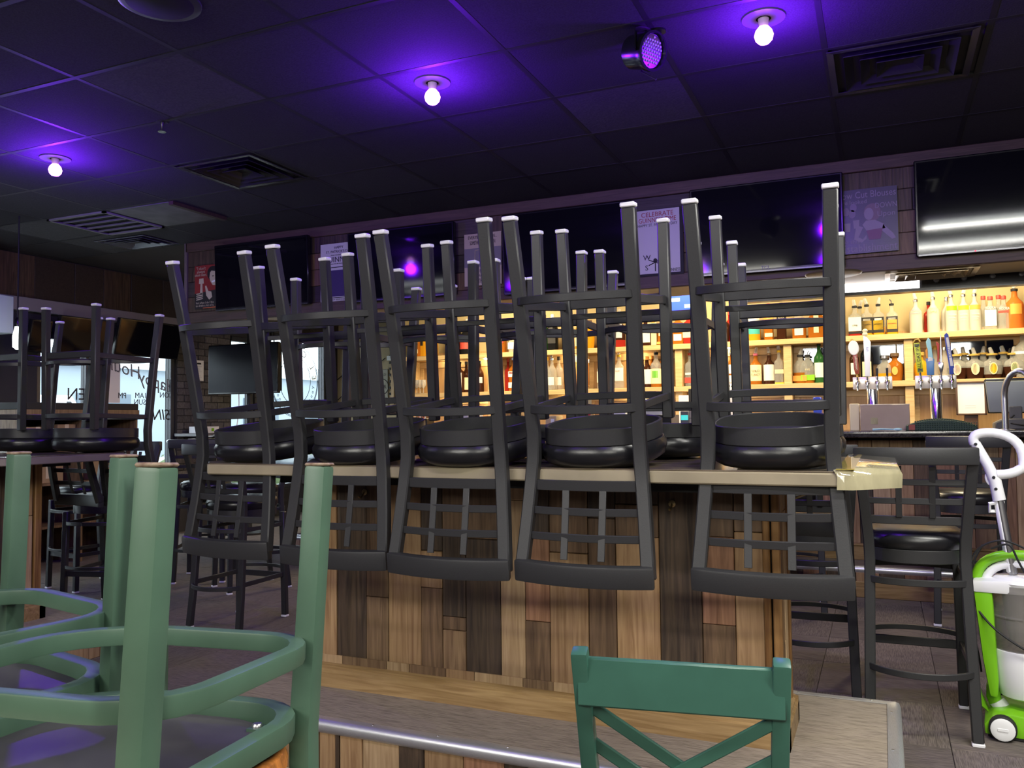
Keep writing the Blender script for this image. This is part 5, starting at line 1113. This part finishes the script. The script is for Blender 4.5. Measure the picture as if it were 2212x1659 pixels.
# inverted bottle in a shot dispenser
c = P(1262, 914, y=6.76)
t = thing('shot_dispenser', 'black shot dispenser with a red splash plate and an upside-down orange bottle', 'dispenser', (c.x, 6.76, BT)); zs = P(1262, 848, y=6.7).z-BT; ztp = P(1262, 768, y=6.7).z-BT
MB().bx(-.055, .055, -.05, .05, 0, zs-.02).build('stand', DP, t, .01); MB().bx(-.03, .03, -.03, .03, zs-.025, zs+.012).build('cooler_head', DP, t, .006)
sp_ = []
for k in range(26): a_ = 2*pi*k/26; rr_ = .105 if k % 2 else .066; sp_.append((rr_*cos(a_), .135+rr_*1.05*sin(a_)))
MB().prism(sp_, -.060, -.051).build('splash_plate', mat('coral_red', (.62, .045, .055), .4), t, .002)
b = MB(); b.lathe([(.014, zs), (.016, zs+.02), (.040, zs+.05), (.044, zs+.06), (.044, ztp-.03), (.036, ztp-.005), (.018, ztp)], n=14, pw=4); o = b.build('bottle', GL['amber'], t)
MB().bx(-.040, .040, -.0455, -.03, zs+.09, ztp-.07).build('paper_label', LC['yellow'], t); MB().bx(-.032, .032, -.046, -.03, ztp-.066, ztp-.02).build('white_tag', LC['white'], t); text(t, 'CINNAMON', .017, (0, -.0462, zs+.115), LC['red']); text(t, 'WHISKY', .019, (0, -.0462, ztp-.085), LC['red'])
MB().tube([(0, -.0466, zs+.13), (.008, -.0466, zs+.15), (-.006, -.0466, zs+.165), (.004, -.0466, zs+.185)], .003, 5).build('flame_mark', LC['red'], t)
t = thing('tube_television', 'small lit blue screen behind the fourth stool, under the bulkhead', 'screen', P(1474, 672, y=7.2)); t.location.z = P(1474, 673, y=7.2).z
MB().bx(-.17, .17, 0, .03, 0, .15).build('casing', GLOSSB, t); MB().bx(-.16, .16, -.003, 0, .008, .142).build('picture', mat('blue_picture', (.02, .05, .4), .4, emit=(.06, .14, .9), es=1.1, col2=None), t); MB().bx(.02, .10, -.005, -.003, .03, .06).bx(-.10, -.02, -.005, -.003, .09, .12).build('bright_patch', mat('bright_picture', (.6, .8, 1), .4, emit=(.6, .8, 1), es=1.5), t); MB().tube([(0, .02, .15), (0, .05, ZC-t.location.z)], .012, 8).build('ceiling_mount', MATTEB, t)

# ================================================================ left side of the room
def wall_tv(label, p0, p1, r0, r1, pm, x=-7.08):
    ya, yb = P(p0, (r0+r1)/2, x=x).y, P(p1, (r0+r1)/2, x=x).y; zt, zb = P(pm, r0, x=x).z, P(pm, r1, x=x).z
    t = thing('television', label, 'television', (x, (ya+yb)/2, zb), 0, 'televisions above the storefront windows'); t.rotation_euler = (0, R(14), 0); w = yb-ya; h = zt-zb
    MB().bx(-.05, 0, -w/2, w/2, 0, h).build('casing', GLOSSB, t, .012, True, 2); MB().bx(-.001, .002, -w/2+.015, w/2-.015, .02, h-.015).build('screen', SCREEN, t); MB().bx(-.17, -.05, -.12, .12, h*.3, h*.7).build('wall_bracket', MATTEB, t)
wall_tv('black television above the happy hour window', 246, 384, 694, 772, 315); wall_tv('black television above the left storefront window, behind stool legs', 118, 226, 686, 768, 172); wall_tv('black television at the left edge above the glass door', 58, 104, 690, 762, 80)
t = thing('television', 'black television on a pole in front of the brick pier', 'television', (0, 0, 0)); a, b_ = P(449, 850, y=7.25), P(600, 845, y=7.25); zt = P(524, 742, y=7.25).z; zb = P(524, 851, y=7.25).z
t.location = ((a.x+b_.x)/2, 7.25, 0); w = b_.x-a.x
MB().bx(-w/2, w/2, 0, .05, zb, zt).build('casing', GLOSSB, t, .008); MB().bx(-w/2+.014, w/2-.014, -.002, 0, zb+.02, zt-.014).build('screen', mat('rough_tv_screen', (.004, .004, .010), .35, spec=.22), t); MB().tube([(0, .12, 0), (0, .12, ZC)], .03, 12).build('mount_pole', MATTEB, t); MB().bx(-.08, .08, .05, .12, (zb+zt)/2-.08, (zb+zt)/2+.08).build('bracket', MATTEB, t); MB().lathe([(.2, 0), (.2, .02), (.04, .03)], (0, .12, 0), 20).build('floor_plate', MATTEB, t)  # rougher, less glossy screen to soften the window reflection
MB().tube(smooth_path([(-.10, .06, zb), (-.09, .05, zb-.18), (-.12, .05, zb-.36)]), .006, 6).build('white_cable', WHITE, t); MB().bx(-.15, -.05, .03, .09, zb-.40, zb-.36).build('wall_plug', WHITE, t)
a, b_ = P(574, 845, y=8.1), P(606, 845, y=8.1); zt = P(590, 740, y=8.1).z
t = thing('hanging_sign', 'black hanging board with a pink lettered band, beside the round window emblem', 'sign', ((a.x+b_.x)/2, 8.1, a.z)); w = b_.x-a.x; h = zt-a.z
MB().bx(-w/2-.1, w/2, 0, .03, 0, h).build('board', MATTEB, t, .004); MB().bx(-w/2-.1, w/2, -.002, 0, h*.60, h*.74).build('pink_band', mat('salmon_band', (.46, .22, .15), .5), t); text(t, 'RE', h*.12, (w*.12, -.0028, h*.67), INK); MB().tube([(0, .015, h), (0, .015, ZC-a.z)], .008, 6).build('hanger', MATTEB, t)
c = P(428, 800, x=XL+.02); zt = P(425, 778, x=XL+.02).z; zb = P(425, 822, x=XL+.02).z
t = thing('notice', 'white printed notice taped to the brick pier', 'paper', (XL+.014, c.y, zb)); h = zt-zb
MB().bx(0, .002, -.09, .09, 0, h).build('sheet', WHITE, t)
for k in range(7): MB().bx(.002, .0025, -.06, .06-.02*(k % 3), h*(.18+k*.085), h*(.195+k*.085)).build('printed_line', mat('grey_ink'), t)
MB().bx(.002, .0025, -.05, .05, h*.80, h*.88).build('printed_heading', INK, t)
INKW = mat('window_lettering', (.035, .035, .04), .6); INKY = mat('gold_window_letter', (.30, .24, .03), .5)
def wtext(win, s, size, y, z, slope=0, m=INKW, **k): return text(win, s, size, (XL-.054, y, z), m, right=(0, cos(slope), -sin(slope)), up=(0, sin(slope), cos(slope)), mirror=True, thick=.001, name='window_lettering', **k)
def yz_(px, row): c = P(px, row, x=XL-.054); return c.y, c.z
for s, px, row, sz, sl in (('Hour', 271, 797, .19, .22), ('Happy', 343, 828, .20, .22)):
    wtext(WIN4, s, sz, *yz_(px, row), sl, shear=.25, wide=1.05)
    o = wtext(WIN4, s, sz*1.0, *yz_(px, row), sl, mat('window_lettering_white', (.6, .6, .62), .6), shear=.25, wide=1.05); o.data.offset = -.006; o.location.x += .003
for s, px, row, sz in (('MON', 360, 854, .085), ('11AM', 308, 855, .085), ('PM', 264, 855, .085), ('SUN', 302, 869, .085)): wtext(WIN4, s, sz, *yz_(px, row))
wtext(WIN4, 'SIN', .17, *yz_(350, 897), 0, shear=.2); wtext(WIN3, 'OPEN', .17, *yz_(186, 853), 0)
MB().bx(XL-.058, XL-.056, P(243, 800, x=XL).y, P(268, 800, x=XL).y, P(255, 870, x=XL).z, P(255, 770, x=XL).z).build('paper_poster', WHITE, WIN4)
cy, cz = 9.30, 1.80
for r_ in (.50, .485, .33): MB().tube([(XL-.054, cy+r_*cos(2*pi*k/48), cz+r_*sin(2*pi*k/48)) for k in range(48)], .004, 5, True).build('emblem_ring', INKW, WIN6)
for k, (s, a_) in enumerate((('T', 150), ('A', 118), ('C', 62), ('L', 30), ('E', 8))):
    an = R(a_); wtext(WIN6, s, .13, cy+.41*cos(an), cz+.41*sin(an), pi/2-an, INKY)
for k, ch in enumerate('Your Neighborhood'):
    an = R(-12-k*9.2); wtext(WIN6, ch, .075, cy+.41*cos(an), cz+.41*sin(an), -pi/2-an)
MB().tube([(XL-.054, cy+.10*sin(k*.7)-.02, cz-.25+.5*k/14) for k in range(15)], .006, 5).build('emblem_swirl', INKW, WIN6)
pp = MB().bx(XL-.058, XL-.056, P(36, 830, x=XL).y, P(57, 830, x=XL).y, P(46, 872, x=XL).z, P(46, 792, x=XL).z).build('paper_poster', WHITE, WIN2)
for k, s in enumerate(('We', 'Must', 'Be', 'This')): text(WIN2, s, .12, (XL-.052, *yz_(47, 804+k*17)), RED, right=(0, 1, 0), thick=.001)
# yardstick, sign and saw blade print on the alcove wall
ya = YB-.035
a = P(752, 820, y=ya); t = thing('wall_sign', 'slanted black bordered sign lettered about happy years on the beige wall', 'sign', (P(778, 800, y=ya).x, YB-.02, P(778, 805, y=ya).z))
rt = (1, 0, .72); MB().sweep([(-.42, 0, -.30-.10), (.42, 0, .30-.10)], .004, .012, up=(0, 0, 1)).sweep([(-.42, 0, -.30+.20), (.42, 0, .30+.20)], .004, .012, up=(0, 0, 1)).build('border_line', INK, t)
text(t, 'LAUGHTER', .17, (-.02, -.004, .09), INK, right=rt, up=(-.72, 0, 1), wide=.8); text(t, 'YEARS HAPPY', .12, (.0, -.004, -.045), INK, right=rt, up=(-.72, 0, 1), wide=.8)
c = P(846, 820, y=ya); zt, zb = P(846, 765, y=ya).z, P(846, 874, y=ya).z
t = thing('yardstick', 'pale wooden measuring stick with black notches on the beige wall', 'ruler', (c.x, YB-.02, zb)); MB().bx(-.028, .028, 0, .012, 0, zt-zb).build('stick', W_PALE, t, .002)
for k in range(8): MB().bx(-.05, -.02, -.003, .0, (k+.5)*(zt-zb)/8, (k+.5)*(zt-zb)/8+.035).build('notch', INK, t)
MB().bx(-.085, .02, -.004, 0, (zt-zb)*.88, (zt-zb)*.97).build('tag', WHITE, t)
c = P(829, 835, y=ya); t = thing('tin_sign', 'grey tin sign with a round badge beside the measuring stick', 'sign', (c.x, YB-.02, P(829, 876, y=ya).z)); MB().bx(-.14, .06, 0, .008, 0, .52).build('plate', mat('tin_grey', (.26, .24, .19), .5), t, .004)
MB().tube([(-.04+.11*cos(2*pi*k/24), -.002, .27+.11*sin(2*pi*k/24)) for k in range(24)], .005, 5, True).build('badge_ring', INK, t); text(t, 'BEER', .06, (-.04, -.003, .27), INK); text(t, 'COLD', .05, (-.04, -.003, .44), INK)
# drink rail along the brick pier with clutter
t = thing('drink_rail', 'narrow dark drink rail below the brick pier and the emblem window', 'counter', (XL+.17, 8.5, 1.08)); MB().bx(-.17, .17, -1.4, 1.4, 0, .035).build('rail_top', mat('grey_rail_top', (.14, .135, .14), .3), t, .004)
for y in (-1.2, 0, 1.2): MB().prism([(-.17, 0), (.12, 0), (-.17, -.22)], y-.015, y+.015).build('bracket', MATTEB, t)
t = thing('carton', 'white carton with a yellow label on the drink rail', 'box', (XL+.20, 7.35, 1.115)); MB().bx(-.09, .09, -.14, .14, 0, .075).build('body', WHITE, t, .003); MB().bx(.09, .0915, .02, .06, .02, .055).build('yellow_label', LC['lime'], t)
t = thing('cable_pile', 'tangle of black cables on the drink rail', 'cables', (XL+.18, 8.2, 1.115)); rr = random.Random(9)
for k in range(6): MB().tube(smooth_path([(rr.uniform(-.1, .1), rr.uniform(-.4, .4), rr.uniform(.008, .09)) for _ in range(6)]), .005, 5).build('cable', MATTEB, t)
t = thing('magazine_pile', 'scattered white papers on the drink rail under the emblem window', 'papers', (XL+.18, 9.3, 1.115))
for k in range(5): MB().bx(-.12, .10, -.16, .14, k*.006, k*.006+.005).build('sheet', WHITE, t).rotation_euler = (0, 0, rr.uniform(-.5, .5))
# round pub table with a crumpled cloth
t = thing('pub_table', 'round black pub table by the storefront windows', 'table', (-6.10, 6.42, 0)); MB().lathe([(.40, 1.035), (.42, 1.045), (.42, 1.062), (.40, 1.07)], n=40).build('table_top', GLOSSB, t); MB().lathe([(.04, .03), (.04, 1.03), (.14, 1.035)], n=14).build('pedestal', MATTEB, t); MB().lathe([(.27, 0), (.27, .02), (.05, .04)], n=28).build('foot', MATTEB, t)
for k in range(4): MB().lathe([(.035, 0), (.035, .003)], n=12).build('coaster', WHITE, t).location = (.22*cos(k*1.7), .22*sin(k*1.7), 1.07)
b = MB(); rr = random.Random(21); n = 12
g_ = [[(.026*i-.15+rr.uniform(-.01, .01), .035*j-.20+rr.uniform(-.01, .01), .01+abs(rr.gauss(0, .03))*(1-abs(i-5.5)/6)*(1.4-abs(j-5.5)/6)) for j in range(n)] for i in range(n)]
b.add([p for r_ in g_ for p in r_], [(i*n+j, i*n+j+1, (i+1)*n+j+1, (i+1)*n+j) for i in range(n-1) for j in range(n-1)])
t = b.build('bar_cloth', mat('pale_blue_cloth', (.42, .50, .52), .8), None, 0, True, angle=20); t.location = (-6.07, 6.58, 1.072); tag(t, 'crumpled pale blue cloth lying on the round pub table', 'cloth')
# service cabinet with cartons under the left storefront window
t = thing('service_cabinet', 'open wooden service cabinet with cartons under the left storefront window', 'cabinet', (-6.85, 5.35, 0))
MB().bx(-.25, .25, -.62, .62, 1.36, 1.42).build('top', MATTEB, t, .004); MB().bx(-.25, -.23, -.60, .60, 0, 1.36).build('back', W_BROWN, t)
for z in (.35, .72, 1.06): MB().bx(-.24, .25, -.60, .60, z-.02, z).build('shelf', W_BROWN, t)
for y in (-.61, -.01, .59): MB().bx(-.24, .25, y, y+.02, 0, 1.36).build('side', W_GREY, t)
MB().bx(.25, .262, -.62, .62, 1.27, 1.36).build('apron', W_GREY, t)
for k, (y, z, w_, h_) in enumerate(((-.40, 1.06, .26, .15), (-.12, 1.06, .18, .17), (.16, 1.06, .22, .16), (-.3, .72, .3, .2), (.3, .72, .3, .24), (.42, 1.06, .16, .12))):
    q_ = thing('carton', 'brown cardboard carton on the service cabinet shelf, number %s' % ('one from the left, upper shelf', 'two from the left, upper shelf', 'three from the left, upper shelf', 'one, lower shelf', 'two, lower shelf', 'four from the left, upper shelf')[k].replace('number ', ''), 'box', (-6.80, 5.35+y, z), 0, 'cartons in the service cabinet')
    q_['label'] = ('brown carton on the upper cabinet shelf, at its left end', 'brown carton on the upper cabinet shelf, second from the left', 'brown carton on the upper cabinet shelf, third from the left', 'brown carton on the lower cabinet shelf, left one', 'brown carton on the lower cabinet shelf, right one', 'brown carton on the upper cabinet shelf, at its right end')[k]
    MB().bx(-.12, .15, -w_/2, w_/2, 0, h_).build('body', KR, q_, .003); MB().bx(.15, .1515, -.02, .02, h_*.2, h_).build('tape', mat('pale_tape', (.5, .42, .3), .3), q_)
# hanging tube lamp and wall boxes at the left edge
c = P(38, 700, x=-6.0); t = thing('pendant_lamp', 'slim glowing white pendant lamp hanging at the left edge', 'lamp', (c.x, c.y, ZC)); z1, z0 = c.z-ZC, P(38, 755, x=-6.0).z-ZC
MB().tube([(0, 0, 0), (0, 0, z1+.03)], .006, 6).build('cord', MATTEB, t); MB().lathe([(.02, z1-.02), (.022, z1+.03), (.01, z1+.05)], n=12).build('socket', GLOSSB, t); MB().lathe([(.01, z0), (.032, z0+.02), (.034, z0+.10), (.018, z1-.02)], n=14).build('bulb', mat('pendant_bulb', (1, 1, 1), .5, emit=(.9, 1, 1), es=6), t); zrot_light('pendant_light', (c.x, c.y, ZC+z0-.04), 6, (.9, 1, 1), .05)
t = thing('wall_box', 'pale grey metal box on the wall at the left picture edge', 'wall box', P(0, 685, x=-6.6)); MB().bx(-.3, .12, -.12, .035, -.14, .17).build('case', mat('pale_grey_metal', (.30, .33, .38), .4), t, .006)
MB().bx(-.8, -.3, -.04, .02, 0, .04).build('bracket', MATTEB, t)

# ---------------------------------------------------------------- lettering becomes plain meshes
for o in [o for o in SC.objects if o.type == 'FONT']:
    cu = o.data; nm = o.name; me = bpy.data.meshes.new_from_object(o)
    c = bpy.data.objects.new('tmp', me); COL.objects.link(c); c.parent = o.parent; c.rotation_mode = o.rotation_mode
    mw = o.get('maxw')
    if mw and len(me.vertices):
        xs = [v_.co.x for v_ in me.vertices]; wd_ = max(xs)-min(xs)
        if wd_ > mw: me.transform(Matrix.Diagonal((mw/wd_, 1, 1, 1)))
    c.location, c.rotation_euler, c.scale = o.location, o.rotation_euler, o.scale
    bpy.data.objects.remove(o); bpy.data.curves.remove(cu); c.name = nm.split('.')[0]
